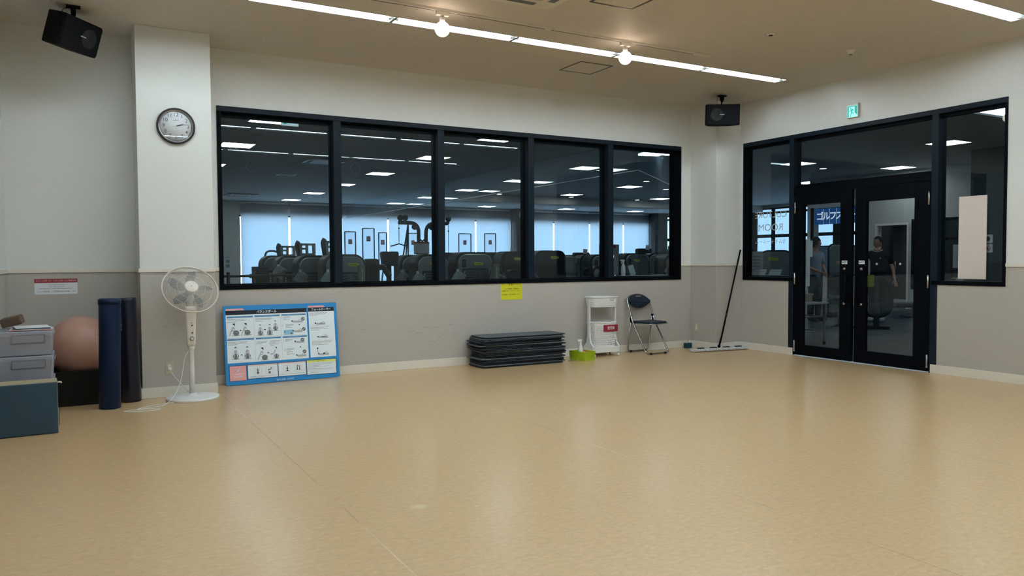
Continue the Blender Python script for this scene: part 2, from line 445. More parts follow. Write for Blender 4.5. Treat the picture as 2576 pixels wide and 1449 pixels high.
# text as mesh: laid in a local (x right, z up) plane
_tx = {}
def text(mb, body, size, m, T, cx=0.0, cz=0.0, align='CENTER', y=0.0, width=None, mirror=False, bold=0.0, spacing=1.0):
    if any(ord(ch) > 0x4e00 and ord(ch) < 0xa000 for ch in body): bold = 0.0
    key = (body, align, bold, spacing)
    if key not in _tx:
        c = bpy.data.curves.new('t', 'FONT'); c.body = body; c.align_x = align; c.align_y = 'CENTER'; c.size = 1; c.resolution_u = 3
        c.offset = bold; c.space_character = spacing
        o = bpy.data.objects.new('t', c); COL.objects.link(o)
        dg = bpy.context.evaluated_depsgraph_get(); me = bpy.data.meshes.new_from_object(o.evaluated_get(dg))
        _tx[key] = ([tuple(v.co) for v in me.vertices], [tuple(p.vertices) for p in me.polygons])
        bpy.data.objects.remove(o); bpy.data.curves.remove(c); bpy.data.meshes.remove(me)
    vs, fs = _tx[key]
    if not vs: return
    sx = size
    if width:
        ww = max(v[0] for v in vs) - min(v[0] for v in vs); sx = width / ww
    k = -1 if mirror else 1
    mb.add([(cx + k * v[0] * sx, y, cz + v[1] * size) for v in vs], fs, m, T=T)

# ------------------------------------------------------------------ room shell
ROWS = [6.745, 3.94, 1.12]
SW = .085      # half width of a light slot
SX0, SX1 = -.02, 7.71
mb = MB()
mb.box(LX, RX, RY, BY + .2, -.12, 0, M['floor'])
fl = struct(mb.build('floor'))
mb = MB()
ys = sorted([RY] + [y + s * SW for y in ROWS for s in (-1, 1)] + [BY + .2])
for i in range(0, len(ys) - 1):
    if i % 2 == 0: mb.box(LX - .15, RX + .13, ys[i], ys[i + 1], HC, HC + .16, M['ceil'])
    else:
        mb.box(LX - .15, SX0, ys[i], ys[i + 1], HC, HC + .16, M['ceil']); mb.box(SX1, RX + .13, ys[i], ys[i + 1], HC, HC + .16, M['ceil'])
struct(mb.build('ceiling'))

WT = .2  # window wall thickness
RZ = 1.20
def wall_split(mb, x0, x1, y0, y1, z0, z1, low=None, up=None):
    low = low or M['dado']; up = up or M['wall']
    if z0 < RZ: mb.box(x0, x1, y0, y1, z0, min(z1, RZ), low)
    if z1 > RZ: mb.box(x0, x1, y0, y1, max(z0, RZ), z1, up)
WX0, WX1, WZ0, WZ1 = 1.275, 7.65, 1.012, 2.93
mb = MB()
wall_split(mb, LX - .15, WX0, BY, BY + WT, 0, HC)
wall_split(mb, WX1, RX + .13, BY, BY + WT, 0, HC)
wall_split(mb, WX0, WX1, BY, BY + WT, 0, WZ0)
wall_split(mb, WX0, WX1, BY, BY + WT, WZ1, HC)
struct(mb.build('wall_back'))
mb = MB()
DY0, DY1, DZ1, SZ = 4.363, 7.955, 2.945, 1.007   # glazed screen in the door wall
PA, PB = 7.06, 5.15                               # door opening
RT = .13
wall_split(mb, RX, RX + RT, RY, DY0, 0, HC)
wall_split(mb, RX, RX + RT, DY1, BY + WT, 0, HC)
wall_split(mb, RX, RX + RT, DY0, DY1, DZ1, HC)
wall_split(mb, RX, RX + RT, DY0, PB, 0, SZ)
wall_split(mb, RX, RX + RT, PA, DY1, 0, SZ)
struct(mb.build('wall_right'))
mb = MB(); wall_split(mb, LX - .15, LX, RY, BY, 0, HC); struct(mb.build('wall_left'))
mb = MB(); wall_split(mb, LX - .15, RX + .13, RY - .15, RY, 0, HC); struct(mb.build('wall_rear'))
PX0, PX1, PY = .49, 1.152, 8.005
mb = MB(); wall_split(mb, PX0, PX1, PY, BY, 0, HC); struct(mb.build('wall_pillar_left', bevel=.004))
CX0, CY0 = 7.84, 8.0
mb = MB(); wall_split(mb, CX0, RX, CY0, BY, 0, HC); struct(mb.build('wall_pillar_corner', bevel=.004))

def runs(name, segs, z0, z1, d, m):
    """trim following wall faces: segs = (x0,y0,x1,y1, normal)"""
    mb = MB()
    for (x0, y0, x1, y1, nx, ny) in segs:
        xs = sorted([x0, x1, x0 + nx * d, x1 + nx * d]); yy = sorted([y0, y1, y0 + ny * d, y1 + ny * d])
        mb.box(xs[0], xs[-1], yy[0], yy[-1], z0, z1, m)
    return struct(mb.build(name, bevel=.003))
E = .012
back_segs = [(LX, BY, PX0, BY, 0, -1)]
runs('baseboard_back', back_segs + [(PX1, BY, CX0, BY, 0, -1)], 0, .10, E, M['trim'])
runs('baseboard_pillar', [(PX0 - E, PY, PX1 + E, PY, 0, -1), (PX0, PY, PX0, BY - E, -1, 0), (PX1, PY, PX1, BY - E, 1, 0)], 0, .10, E, M['trim'])
runs('baseboard_corner', [(CX0 - E, CY0, RX, CY0, 0, -1), (CX0, CY0, CX0, BY - E, -1, 0)], 0, .10, E, M['trim'])
runs('baseboard_right', [(RX, PA, RX, CY0 - E, -1, 0), (RX, RY, RX, PB, -1, 0)], 0, .10, E, M['trim'])
runs('baseboard_left', [(LX, RY, LX, BY - E, 1, 0)], 0, .10, E, M['trim'])
runs('trim_1', [(LX, BY, PX0, BY, 0, -1), (PX1, BY, WX0, BY, 0, -1), (WX1, BY, CX0, BY, 0, -1)], RZ, RZ + .038, E, M['trim'])
runs('trim_2', [(PX0 - E, PY, PX1 + E, PY, 0, -1), (PX0, PY, PX0, BY - E, -1, 0), (PX1, PY, PX1, BY - E, 1, 0)], RZ, RZ + .038, E, M['trim'])
runs('trim_3', [(CX0 - E, CY0, RX, CY0, 0, -1), (CX0, CY0, CX0, BY - E, -1, 0)], RZ, RZ + .038, E, M['trim'])
runs('trim_4', [(RX, DY1, RX, CY0 - E, -1, 0), (RX, RY, RX, DY0, -1, 0)], RZ, RZ + .038, E, M['trim'])
runs('trim_5', [(LX, RY, LX, BY - E, 1, 0)], RZ, RZ + .038, E, M['trim'])

# ------------------------------------------------------------------ long window
GY = BY + .10
mull = [2.557, 3.835, 5.105, 6.380]
win = struct(empty('window_1', (0, 0, 0)))
mb = MB(); fy0, fy1 = BY - .012, BY + WT
mb.box(WX0, WX1, fy0, fy1, WZ1 - .055, WZ1, M['navyf'])
mb.box(WX0, WX1, fy0, fy1, WZ0 - .012, WZ0 + .035, M['black'])
mb.box(WX0, WX0 + .045, fy0, fy1, WZ0 + .035, WZ1 - .055, M['black'])
mb.box(WX1 - .045, WX1, fy0, fy1, WZ0 + .035, WZ1 - .055, M['black'])
mb.box(WX0 + .045, WX1 - .045, GY - .03, GY + .03, WZ1 - .10, WZ1 - .055, M['black'])
mb.box(WX0 + .045, WX1 - .045, GY - .03, GY + .03, WZ0 + .035, WZ0 + .048, M['black'])
mb.build('frame', win, bevel=.002)
for x in mull:
    mb = MB(); mb.box(x - .045, x + .045, fy0 + .004, fy1, WZ0 + .035, WZ1 - .055, M['navyf'])
    mb.box(x - .05, x + .05, GY - .03, GY + .03, WZ0 + .035, WZ1 - .055, M['black'])
    mb.build('mullion', win, bevel=.003)
xs = [WX0 + .045] + [m_ for m_ in mull] + [WX1 - .045]
for i in range(5):
    a = xs[i] + (.05 if i else 0); b = xs[i + 1] - (.05 if i < 4 else 0)
    mb = MB(); mb.box(a - .004, b + .004, GY - .003, GY + .003, WZ0 + .045, WZ1 - .098, M['glass']); mb.build('pane', win)

# ------------------------------------------------------------------ glazed screen in the door wall
GX = RX + .065
scr = struct(empty('window_2', (0, 0, 0)))
rx0, rx1 = RX - .012, RX + RT + .01
mb = MB()
mb.box(rx0, rx1, DY0, DY1, DZ1 - .055, DZ1, M['navyf'])
mb.box(rx0, rx1, DY1 - .04, DY1, SZ - .012, DZ1 - .055, M['black'])
mb.box(rx0, rx1, DY0, DY0 + .03, SZ - .012, DZ1 - .055, M['black'])
mb.box(rx0, rx1, PA, DY1 - .04, SZ - .012, SZ + .035, M['black'])
mb.box(rx0, rx1, DY0 + .03, PB, SZ - .012, SZ + .035, M['black'])
mb.box(GX - .03, GX + .03, DY0 + .03, DY1 - .04, DZ1 - .095, DZ1 - .055, M['black'])
mb.build('frame', scr, bevel=.002)
for (a, b) in ((PA, PA + .075), (PB - .065, PB + .015)):
    mb = MB(); mb.box(rx0 + .002, rx1, a, b, 0, DZ1 - .055, M['navyf']); mb.build('post', scr, bevel=.003)
mb = MB(); mb.box(rx0 + .004, rx1, PB + .015, PA, 2.165, 2.235, M['black'])
mb.box(GX - .03, GX + .03, PB + .015, PA, 2.235, 2.275, M['black']); mb.build('transom_bar', scr, bevel=.003)
for (a, b, z0, z1) in ((PA + .075, DY1 - .04, SZ + .03, DZ1 - .09), (DY0 + .03, PB - .065, SZ + .03, DZ1 - .09), (PB + .015, PA, 2.27, DZ1 - .09)):
    mb = MB(); mb.box(GX - .003, GX + .003, a, b, z0, z1, M['glass']); mb.build('pane', scr)
# lettering film on of the left sidelight (reads reversed from the room)
TL = Matrix.Translation((GX - .006, 7.51, 0)) @ Matrix.Rotation(R(-90), 4, 'Z')
mb = MB()
text(mb, 'CULTURE', .125, M['etched'], TL, cz=1.905, width=.56, mirror=True)
text(mb, 'ROOM', .135, M['etched'], TL, cz=1.728, width=.43, mirror=True)
text(mb, 'カルチャールーム', .07, M['etched'], TL, cz=1.53, width=.54, mirror=True)
mb.build('lettering', scr)

def door_leaf(name, y_h, y_f, gy0, gy1, gz0, gz1, ang):
    """leaf hinged at y_h, free edge y_f"""
    d = struct(empty(name, (RX + .022, y_h, 0)))
    s = 1 if y_f > y_h else -1; W = abs(y_f - y_h)
    d.rotation_euler = (0, 0, ang)
    a0, a1 = sorted([(gy0 - y_h), (gy1 - y_h)])
    e0, e1 = sorted([0, y_f - y_h])
    t = .022
    mb = MB()
    mb.box(-t, t, e0, a0, .012, 2.158, M['black']); mb.box(-t, t, a1, e1, .012, 2.158, M['black'])
    mb.box(-t, t, a0, a1, .012, gz0, M['black']); mb.box(-t, t, a0, a1, gz1, 2.158, M['black'])
    mb.build('leaf_frame', d, bevel=.002)
    mb = MB(); mb.box(-.003, .003, a0 - .004, a1 + .004, gz0 - .004, gz1 + .004, M['glassd']); mb.build('pane', d)
    for z in (.13, 1.03, 1.97):
        mb = MB(); mb.tube([(-t - .010, s * .012, z - .075), (-t - .010, s * .012, z + .075)], .011, M['steel'], 10); mb.build('hinge', d)
    yl = (y_f - y_h) - s * .10
    for z in (1.165, .73):
        mb = MB(); mb.tube([(-t - .014, yl, z), (-t, yl, z)], .016, M['steel'], 14); mb.tube([(-t - .018, yl, z), (-t - .012, yl, z)], .006, M['black'], 10)
        mb.build('lock', d)
    mb = MB()
    yp = yl + s * .048
    mb.tube([(-t - .05, yp, .74), (-t - .05, yp, 1.10)], .011, M['black'], 10)
    for z in (.78, 1.06): mb.tube([(-t - .05, yp, z), (-t, yp, z)], .008, M['black'], 8)
    mb.build('pull_handle', d)
    mb = MB(); mb.box(-t - .002, -t, yl - .04, yl + .04, 1.225, 1.268, M['pwhite'])
    T = Matrix.Translation((-t - .003, yl, 0)) @ Matrix.Rotation(R(-90), 4, 'Z')
    text(mb, '▲解錠', .03, M['pblack'], T, cz=1.247, width=.062); mb.build('label_plate', d)
    return d
dl = door_leaf('door_1', 7.045, 6.175, 6.90, 6.345, .152, 2.0, 0)
dr = door_leaf('door_2', 5.175, 6.135, 5.365, 5.975, .165, 1.985, 0)

# ------------------------------------------------------------------ fluorescent strips
def strip_light():
    r = thing('ceiling_light', 'x', 'ceiling light')
    mb = MB(); L, w, h = 1.283, SW - .002, .085
    hw = .045
    m = M['refl']
    # sloped reflector trough, open below
    mb.quad((0, -w, 0), (L, -w, 0), (L, -hw, h), (0, -hw, h), m); mb.quad((0, w, 0), (L, w, 0), (L, hw, h), (0, hw, h), m)
    mb.quad((0, -hw, h), (L, -hw, h), (L, hw, h), (0, hw, h), m)
    for x in (0.004, L - .004): mb.add([(x, -w, 0), (x, w, 0), (x, hw, h), (x, -hw, h)], [(0, 1, 2, 3)], m)
    mb.build('reflector', r, solid=.002)
    mb = MB()
    mb.tube([(.05, 0, .024), (L - .05, 0, .024)], .019, M['tube'], 12); mb.build('tube', r)
    for x in (.035, L - .035):
        mb = MB(); mb.box(x - .015, x + .015, -.02, .02, .003, .084, M['white']); mb.build('socket', r, bevel=.003)
    for x in (0, L - .012):
        mb = MB(); mb.box(x, x + .012, -w, w, -.003, .004, M['steel']); mb.build('end_bracket', r)
    return r
row_n = ['row nearest the window wall', 'second row from the window wall', 'third row from the window wall', 'row at the rear of the room']
proto = strip_light(); first = True
for ri, y in enumerate(ROWS):
    for k in range(6):
        o = proto if first else copy_tree(proto)
        first = False
        o.location = (k * 1.283 + .003, y, HC + .001)
        o['label'] = 'recessed fluorescent strip, %s, %s from the door wall' % (row_n[ri], ORD[5 - k])
        o['group'] = 'recessed fluorescent strips in the studio ceiling'

# ------------------------------------------------------------------ track with two globe lamps
TY = 6.25
r = thing('lighting_track', 'slim off-white lighting track fixed along the studio ceiling', 'lighting track', (0, TY, HC))
mb = MB(); mb.box(1.2, 6.02, -.017, .017, -.022, 0, M['warmw']); mb.build('rail', r, bevel=.002)
mb = MB()
for a, b in ((1.22, 2.76), (2.90, 3.90), (3.98, 4.80), (4.93, 5.78)): mb.box(a, b, -.0045, .0045, -.0235, -.0215, M['pblack'])
mb.build('slot', r)
for x, lb in ((2.838, 'left'), (4.866, 'right')):
    r = thing('globe_lamp', 'glowing warm globe bulb hanging under the ceiling track, %s of the two' % lb, 'lamp', (x, TY, HC - .023), group='warm globe lamps on the track')
    mb = MB(); mb.box(-.06, .06, -.018, .018, -.035, 0, M['warmw']); mb.build('track_adapter', r, bevel=.003)
    mb = MB(); mb.lathe([(.008, -.035), (.008, -.05), (.024, -.052), (.024, -.092), (.02, -.095)], M['white'], 16); mb.build('socket', r)
    mb = MB(); mb.sphere((0, 0, -.152), .066, M['globe'], 28, 16); mb.build('globe', r)

# ------------------------------------------------------------------ ceiling hatches, cassette, detectors
def hatch(x0, x1, y0, y1, lb):
    r = thing('ceiling_hatch', lb, 'ceiling hatch', ((x0 + x1) / 2, (y0 + y1) / 2, HC), group='ceiling access hatches')
    a, b = (x1 - x0) / 2, (y1 - y0) / 2; t = .018
    mb = MB()
    for q in ((-a, a, -b, -b + t), (-a, a, b - t, b), (-a, -a + t, -b + t, b - t), (a - t, a, -b + t, b - t)):
        mb.box(q[0], q[1], q[2], q[3], -.006, 0, mat('hatch_metal', (.13, .12, .11), .35, .6))
    mb.build('frame', r, bevel=.001)
    mb = MB(); mb.box(-a + t, a - t, -b + t, b - t, -.003, 0, M['ceil']); mb.build('panel', r)
hatch(4.925, 5.375, 7.125, 7.575, 'square ceiling access hatch with thin grey frame near the window wall')
hatch(3.865, 4.315, 5.01, 5.46, 'square ceiling access hatch with thin grey frame at the top edge of the photo')
r = thing('air_conditioner', 'large rounded square ceiling air conditioner cassette at the top edge', 'air conditioner', (3.17, 5.29, HC))
mb = MB(); mb.plate(rrect(-.46, .46, -.46, .46, .12, 8), -.035, 0, M['warmw']); mb.build('panel', r, bevel=.008)
mb = MB()
for k in range(4):
    mb.box(-.26, .26, .33, .39, -.0375, -.034, M['pgrey'], T=Matrix.Rotation(k * PI / 2, 4, 'Z'))
mb.build('air_outlet', r)
mb = MB(); mb.plate(rrect(-.27, .27, -.27, .27, .02, 3), -.037, -.034, M['plgrey']); mb.build('grille', r)
r = thing('smoke_detector', 'flush round grey ceiling vent right of the globe lamps', 'ceiling sensor', (6.0, 5.39, HC))
mb = MB(); mb.lathe([(.055, 0), (.055, -.006), (.03, -.012)], M['warmw'], 24, cap=True); mb.build('body', r)
mb = MB(); mb.lathe([(.022, -.0125), (.018, -.016)], M['pblack'], 16); mb.build('lens', r)
r = thing('smoke_detector', 'small white ceiling detector above the exit sign', 'ceiling sensor', (7.196, 5.379, HC))
mb = MB(); mb.lathe([(.048, 0), (.048, -.015), (.03, -.035), (.028, -.05)], M['warmw'], 24); mb.build('body', r)
mb = MB(); mb.lathe([(.02, -.0505), (.014, -.056)], M['pgrey'], 16); mb.build('lens', r)

# ------------------------------------------------------------------ speakers
def speaker(loc, rot, label, plate, bw=.66, dep=.24, sd=-1):
    r = thing('speaker', label, 'speaker', loc, rot=rot, group='black wall speakers hung from the ceiling')
    W, H = .454, .278
    mb = MB()
    fw, bwid = W / 2, W / 2 * bw
    pts = [(-fw, -dep / 2), (fw, -dep / 2), (fw, -dep / 2 + .05), (bwid, dep / 2), (-bwid, dep / 2), (-fw, -dep / 2 + .05)]
    mb.plate(pts, -H / 2, H / 2, M['spk']); mb.build('cabinet', r, bevel=.012)
    mb = MB(); mb.prism(rrect(-fw + .008, fw - .008, -H / 2 + .008, H / 2 - .008, .02, 5), -dep / 2 - .007, -dep / 2 + .002, M['spkg']); mb.build('grille', r, bevel=.003)
    mb = MB()
    T = Matrix.Translation((sd * .085, -dep / 2 - .006, 0)) @ Matrix.Rotation(R(90), 4, 'X')
    mb.lathe([(.088, 0), (.088, .004), (.078, .004), (.06, .0015), (.028, .0015), (.022, .005), (.001, .006)], mat('speaker_cone', (.011, .013, .014), .6), 32, T=T); mb.build('driver_ring', r)
    mb = MB(); mb.box(*sorted((-sd * .015, sd * .045)), -dep / 2 - .011, -dep / 2 - .006, -.003, .006, M['plgrey']); mb.build('name_badge', r)
    # bracket, in world frame, up to the ceiling
    import mathutils
    Wm = Matrix.Translation(loc) @ mathutils.Euler(rot).to_matrix().to_4x4(); I = Wm.inverted()
    top = Wm @ Vector((0, .0, H / 2 - .01)); px, py = plate
    mb = MB(); mb.box(px - .055, px + .055, py - .035, py + .035, HC - .012, HC, M['spk'], T=I)
    mb.box(px - .02, px + .02, py - .02, py + .02, HC - .06, HC - .01, M['spk'], T=I)
    mb.sphere((px, py, HC - .07), .02, M['spk'], 12, 8, T=I)
    mb.tube([(px, py, HC - .05), ((px + top.x) / 2, (py + top.y) / 2, (HC - .05 + top.z) / 2 - .005), tuple(top)], .009, M['spk'], 8, T=I)
    mb.build('ceiling_bracket', r)
    mb = MB(); mb.tube([tuple(I @ Vector(p)) for p in bez((px - .04, py, HC - .02), (px - .1, py, HC - .03), (px - .1, py, HC - .08), (top.x - .06, top.y, top.z - .02), 8)], .0025, M['spk'], 5)
    mb.build('wire', r)
speaker((-.033, 7.78, 3.303), (.301, .008, .8976), 'black speaker tilted downward, hung from the ceiling at left above the stored gear', (.0, 7.70), sd=1)
speaker((7.625, 7.70, 3.245), (R(6), 0, R(-32)), 'black speaker facing forward, hung in the far corner between the windows and doors', (7.66, 7.72))

# ------------------------------------------------------------------ gym and hall shell
FY = 29.3; EX = 25.1; GX0 = 0.2
mb = MB(); mb.box(GX0 - .1, EX + .2, BY + WT, FY + .2, -.12, 0, M['gfloorb']); struct(mb.build('floor'))
mb = MB(); mb.box(RX + RT, 18.5, 1.0, BY + WT, -.12, 0, M['gfloor']); struct(mb.build('floor'))
mb = MB(); mb.box(GX0 - .1, EX + .2, BY + WT, FY + .2, HC, HC + .16, M['gceil']); mb.box(RX + RT + .001, 18.6, 1.0, BY + WT, HC, HC + .16, M['gceil']); struct(mb.build('ceiling'))
mb = MB(); mb.box(GX0 - .15, GX0, BY + WT, FY, 0, HC, M['gwall']); struct(mb.build('wall_gym_left'))
mb = MB(); mb.box(RX + RT, 18.6, .85, 1.0, 0, HC, M['gwall']); struct(mb.build('wall_hall_front'))
# far wall with two window bays
mb = MB()
bays = [(5.10, 16.50), (17.12, 24.24)]
hx = [GX0 - .15] + [q for b in bays for q in b] + [EX + .2]
for i in range(0, len(hx), 2): mb.box(hx[i], hx[i + 1], FY, FY + .2, 0, HC, M['gwall'])
for a, b in bays: mb.box(a, b, FY, FY + .2, 3.0, HC, M['gwall']); mb.box(a, b, FY, FY + .2, 0, .12, M['gwall'])
struct(mb.build('wall_far'))
for a, b in ((16.55, 17.08), (24.27, 25.05)):
    mb = MB(); mb.box(a, b, FY - .45, FY, 0, HC, M['gdark']); struct(mb.build('wall_far_pillar', bevel=.005))
wn = 3
edges1 = [5.12, 6.90, 8.90, 10.81, 12.78, 14.75, 16.49]; edges2 = [17.13, 18.70, 20.68, 22.64, 24.23]
for (a, b), ed in zip(bays, (edges1, edges2)):
    o = struct(empty('window_%d' % wn, (0, 0, 0))); wn += 1
    mb = MB(); mb.box(a, b, FY + .08, FY + .14, 2.95, 3.0, M['black']); mb.box(a, b, FY + .08, FY + .14, .12, .17, M['black'])
    mb.box(a, a + .04, FY + .08, FY + .14, .17, 2.95, M['black']); mb.box(b - .04, b, FY + .08, FY + .14, .17, 2.95, M['black'])
    mb.build('frame', o)
    mb = MB(); mb.box(a + .04, b - .04, FY + .105, FY + .111, .17, 2.95, M['clear']); mb.build('pane', o)
bl = 0
for ed in (edges1, edges2):
    for i in range(len(ed) - 1):
        r = thing('roller_blind', 'pale translucent roller blind on the far gym windows, %s from the left' % ORD[bl], 'roller blind', ((ed[i] + ed[i + 1]) / 2, FY - .06, 0), group='roller blinds on the far gym windows')
        hw = (ed[i + 1] - ed[i]) / 2 - .035; bl += 1
        mb = MB(); mb.box(-hw, hw, -.002, .002, .16, 3.42, M['blind']); mb.build('fabric', r)
        mb = MB(); mb.tube([(-hw, 0, 3.45), (hw, 0, 3.45)], .03, M['white'], 12); mb.build('roller', r)
        mb = MB(); mb.box(-hw, hw, -.008, .008, .14, .165, M['white']); mb.build('bottom_bar', r)
# east side: glazed wall with black grid
mb = MB(); Y0, Y1 = 9.0, 29.0
mb.box(EX, EX + .2, Y1, FY + .2, 0, HC, M['gwall']); mb.box(EX, EX + .2, Y0, Y1, 3.40, HC, M['gwall']); mb.box(EX, EX + .2, Y0, Y1, 0, .55, M['gwall'])
struct(mb.build('wall_east'))
mb = MB(); mb.box(18.3, EX + .2, Y0 - .15, Y0, 0, HC, M['gwall']); struct(mb.build('wall_side'))
o = struct(empty('window_%d' % wn, (0, 0, 0))); wn += 1
mb = MB()
for z0, z1 in ((.55, .62), (2.17, 2.30), (3.16, 3.24), (3.34, 3.40)): mb.box(EX - .02, EX + .06, Y0, Y1, z0, z1, M['black'])
y = Y0 + .1; k = 0
while y < Y1:
    t = .14 if k % 2 == 0 else .07
    mb.box(EX - .02, EX + .06, y - t, y + t, .62, 3.34, M['black']); y += 1.02; k += 1
mb.build('frame', o)
mb = MB(); mb.box(EX + .02, EX + .026, Y0, Y1, .6, 3.36, M['clear']); mb.build('pane', o)
for k, (a, b) in enumerate(((9.2, 13.2), (13.3, 17.3), (17.4, 21.4), (21.5, 25.5), (25.6, 28.9))):
    r = thing('roller_blind', 'lowered pale blind on the black framed side windows, %s from the door' % ORD[k], 'roller blind', (EX + .10, (a + b) / 2, 0), group='lowered blinds on the side windows')
    h = (b - a) / 2
    mb = MB(); mb.box(-.002, .002, -h, h, .63, 3.38, M['blind']); mb.build('fabric', r)
    mb = MB(); mb.tube([(0, -h, 3.41), (0, h, 3.41)], .03, M['white'], 10); mb.build('roller', r)
# ceiling beam
mb = MB(); mb.box(10.9, EX, 22.9, 23.4, 3.26, HC, M['gceil']); struct(mb.build('ceiling_beam'))

# block wall across the hall: door, golf school opening, mirror
BX = 18.3
mb = MB()
mb.box(BX, BX + .15, 12.87, 13.33, 0, HC, M['gwall']); mb.box(BX, BX + .15, 11.93, 12.87, 2.19, HC, M['gwall'])
mb.box(BX, BX + .15, 9.0, 11.93, 0, .5, M['gwall']); mb.box(BX, BX + .15, 9.0, 11.93, 2.27, HC, M['gwall']); mb.box(BX, BX + .15, 11.86, 11.93, .5, 2.27, M['gwall'])
mb.box(BX, BX + .15, 13.33, 14.97, 2.90, HC, M['gwall']); mb.box(BX - .03, BX + .15, 13.33, 14.82, 2.72, 2.90, M['wall'])
struct(mb.build('wall_hall_back'))
mb = MB(); mb.box(BX - .03, BX + .2, 14.82, 15.02, 0, 2.90, M['wall']); struct(mb.build('wall_hall_pillar'))
mb = MB(); mb.box(BX + 2.2, BX + 2.3, Y0, 13.3, 0, HC, M['gdark']); mb.box(BX + .15, BX + 2.3, 13.22, 13.32, 0, HC, M['gdark']); struct(mb.build('wall_doorway_dark_backing'))  # dark walls added to close off the doorway and keep its interior dark
o = struct(empty('window_%d' % wn, (0, 0, 0))); wn += 1
mb = MB()
for a, b, c, d in ((9.0, 11.86, 2.20, 2.27), (9.0, 11.86, .5, .57), (11.80, 11.86, .57, 2.2), (9.0, 11.8, 1.72, 1.78), (10.6, 10.66, .57, 2.2)):
    mb.box(BX - .02, BX + .06, a, b, c, d, M['black'])
mb.build('frame', o)
mb = MB(); mb.box(BX + .02, BX + .026, 9.0, 11.8, .57, 2.2, M['glassd']); mb.build('pane', o)
o = struct(empty('door_3', (BX, 12.4, 0)))
mb = MB(); mb.box(-.02, .17, -.47, -.42, 0, 2.19, M['warmw']); mb.box(-.02, .17, .42, .47, 0, 2.19, M['warmw']); mb.box(-.02, .17, -.42, .42, 2.14, 2.19, M['warmw']); mb.build('door_frame', o)
mb = MB(); mb.box(.30, .34, -.42, .16, .02, 2.12, M['gdark']); mb.box(.28, .30, -.42, .16, .02, .22, M['gwall']); mb.box(.28, .30, -.30, -.22, .22, 2.1, M['gwall']); mb.build('sliding_leaf', o)
mb = MB(); mb.tube([(.27, .08, .9), (.27, .08, 1.2)], .012, M['steel'], 8); mb.build('handle', o)
# near dark wall at the right
NX = 16.1
mb = MB(); mb.box(NX, NX + .15, 1.0, 9.16, 0, HC, M['gdark']); mb.box(NX + .15, BX + .15, 8.85, 9.0, 0, HC, M['gwall']); struct(mb.build('wall_near_dark'))
mb = MB(); mb.box(NX - .03, NX, 8.35, 9.10, .0, 3.0, M['hoodd']); struct(mb.build('door_4', bevel=.004))

# ------------------------------------------------------------------ smoke curtain (hanging glass)
r = thing('smoke_curtain', 'long row of clear hanging glass panels under the gym ceiling', 'glass smoke barrier', (9.1, 0, 0))
for y0 in [11.32 + 2.0 * i for i in range(9)]:
    y1 = min(y0 + 1.985, FY - .12)
    mb = MB(); mb.box(-.004, .004, y0, y1, 2.965, HC, M['smoke']); mb.build('glass_panel', r)
mb = MB(); mb.box(-.008, .008, 11.32, FY - .12, 2.955, 2.967, M['steel']); mb.build('bottom_rail', r)
mb = MB(); a = math.atan2(2.9, 3.7)
r2 = thing('smoke_curtain', 'clear hanging glass panels slanting to the right under the gym ceiling', 'glass smoke barrier', (9.12, 11.32, 0), a)
for k in range(2):
    mb = MB(); mb.box(k * 2.3, k * 2.3 + 2.285, -.004, .004, 2.965, HC, M['smoke']); mb.build('glass_panel', r2)
mb = MB(); mb.box(0, 4.6, -.008, .008, 2.955, 2.967, M['steel']); mb.build('bottom_rail', r2)

# ------------------------------------------------------------------ gym ceiling lights
proto = None
def troffer(x, y, label, grp):
    global proto
    if proto is None:
        proto = thing('ceiling_panel_light', 'x', 'ceiling light')
        mb = MB(); 
        for q in ((-.31, .31, -.31, -.285), (-.31, .31, .285, .31), (-.31, -.285, -.285, .285), (.285, .31, -.285, .285)): mb.box(q[0], q[1], q[2], q[3], -.012, 0, M['warmw'])
        mb.build('frame', proto)
        mb = MB(); mb.box(-.285, .285, -.285, .285, -.010, 0, M['trof']); mb.build('diffuser', proto); o = proto
    else: o = copy_tree(proto)
    o.location = (x, y, HC - .001); o['label'] = label; o['group'] = grp
for i, x in enumerate((2.65, 6.70, 10.70, 14.68, 18.6, 22.4)):
    for j, y in enumerate((12.35, 15.30, 18.65, 21.8, 24.95, 28.05)):
        troffer(x, y, 'square gym ceiling panel light, %s column from left, %s row from the studio' % (ORD[i], ORD[j]), 'square panel lights in the gym ceiling')
for j, (x, y) in enumerate(((14.66, 8.78), (12.2, 6.4), (10.6, 3.2), (14.6, 5.0), (17.55, 11.75))):  # the panels out of view are added to brighten the hall
    troffer(x, y, 'square white hall ceiling panel light beyond the doors, %s nearest the dark wall' % ORD[j], 'square panel lights in the hall ceiling')
proto2 = None
for j, (x, y) in enumerate(((12.3, 22.6), (15.2, 22.6), (18.15, 22.6), (11.64, 15.1), (14.03, 17.06), (16.26, 18.81), (21.1, 22.6), (16.0, 12.7))):
    if proto2 is None:
        proto2 = thing('downlight', 'x', 'ceiling light')
        mb = MB(); mb.lathe([(.10, 0), (.10, -.01), (.085, -.012)], M['warmw'], 24); mb.build('ring', proto2)
        mb = MB(); mb.lathe([(.08, -.0125), (.01, -.014)], M['down'], 20); mb.build('lens', proto2); o = proto2
    else: o = copy_tree(proto2)
    o.location = (x, y, HC - .001); o['label'] = 'small round gym ceiling downlight, %s counted from the left' % ORD[(1, 3, 5, 0, 2, 4, 7, 6)[j]]; o['group'] = 'round downlights in the gym ceiling'
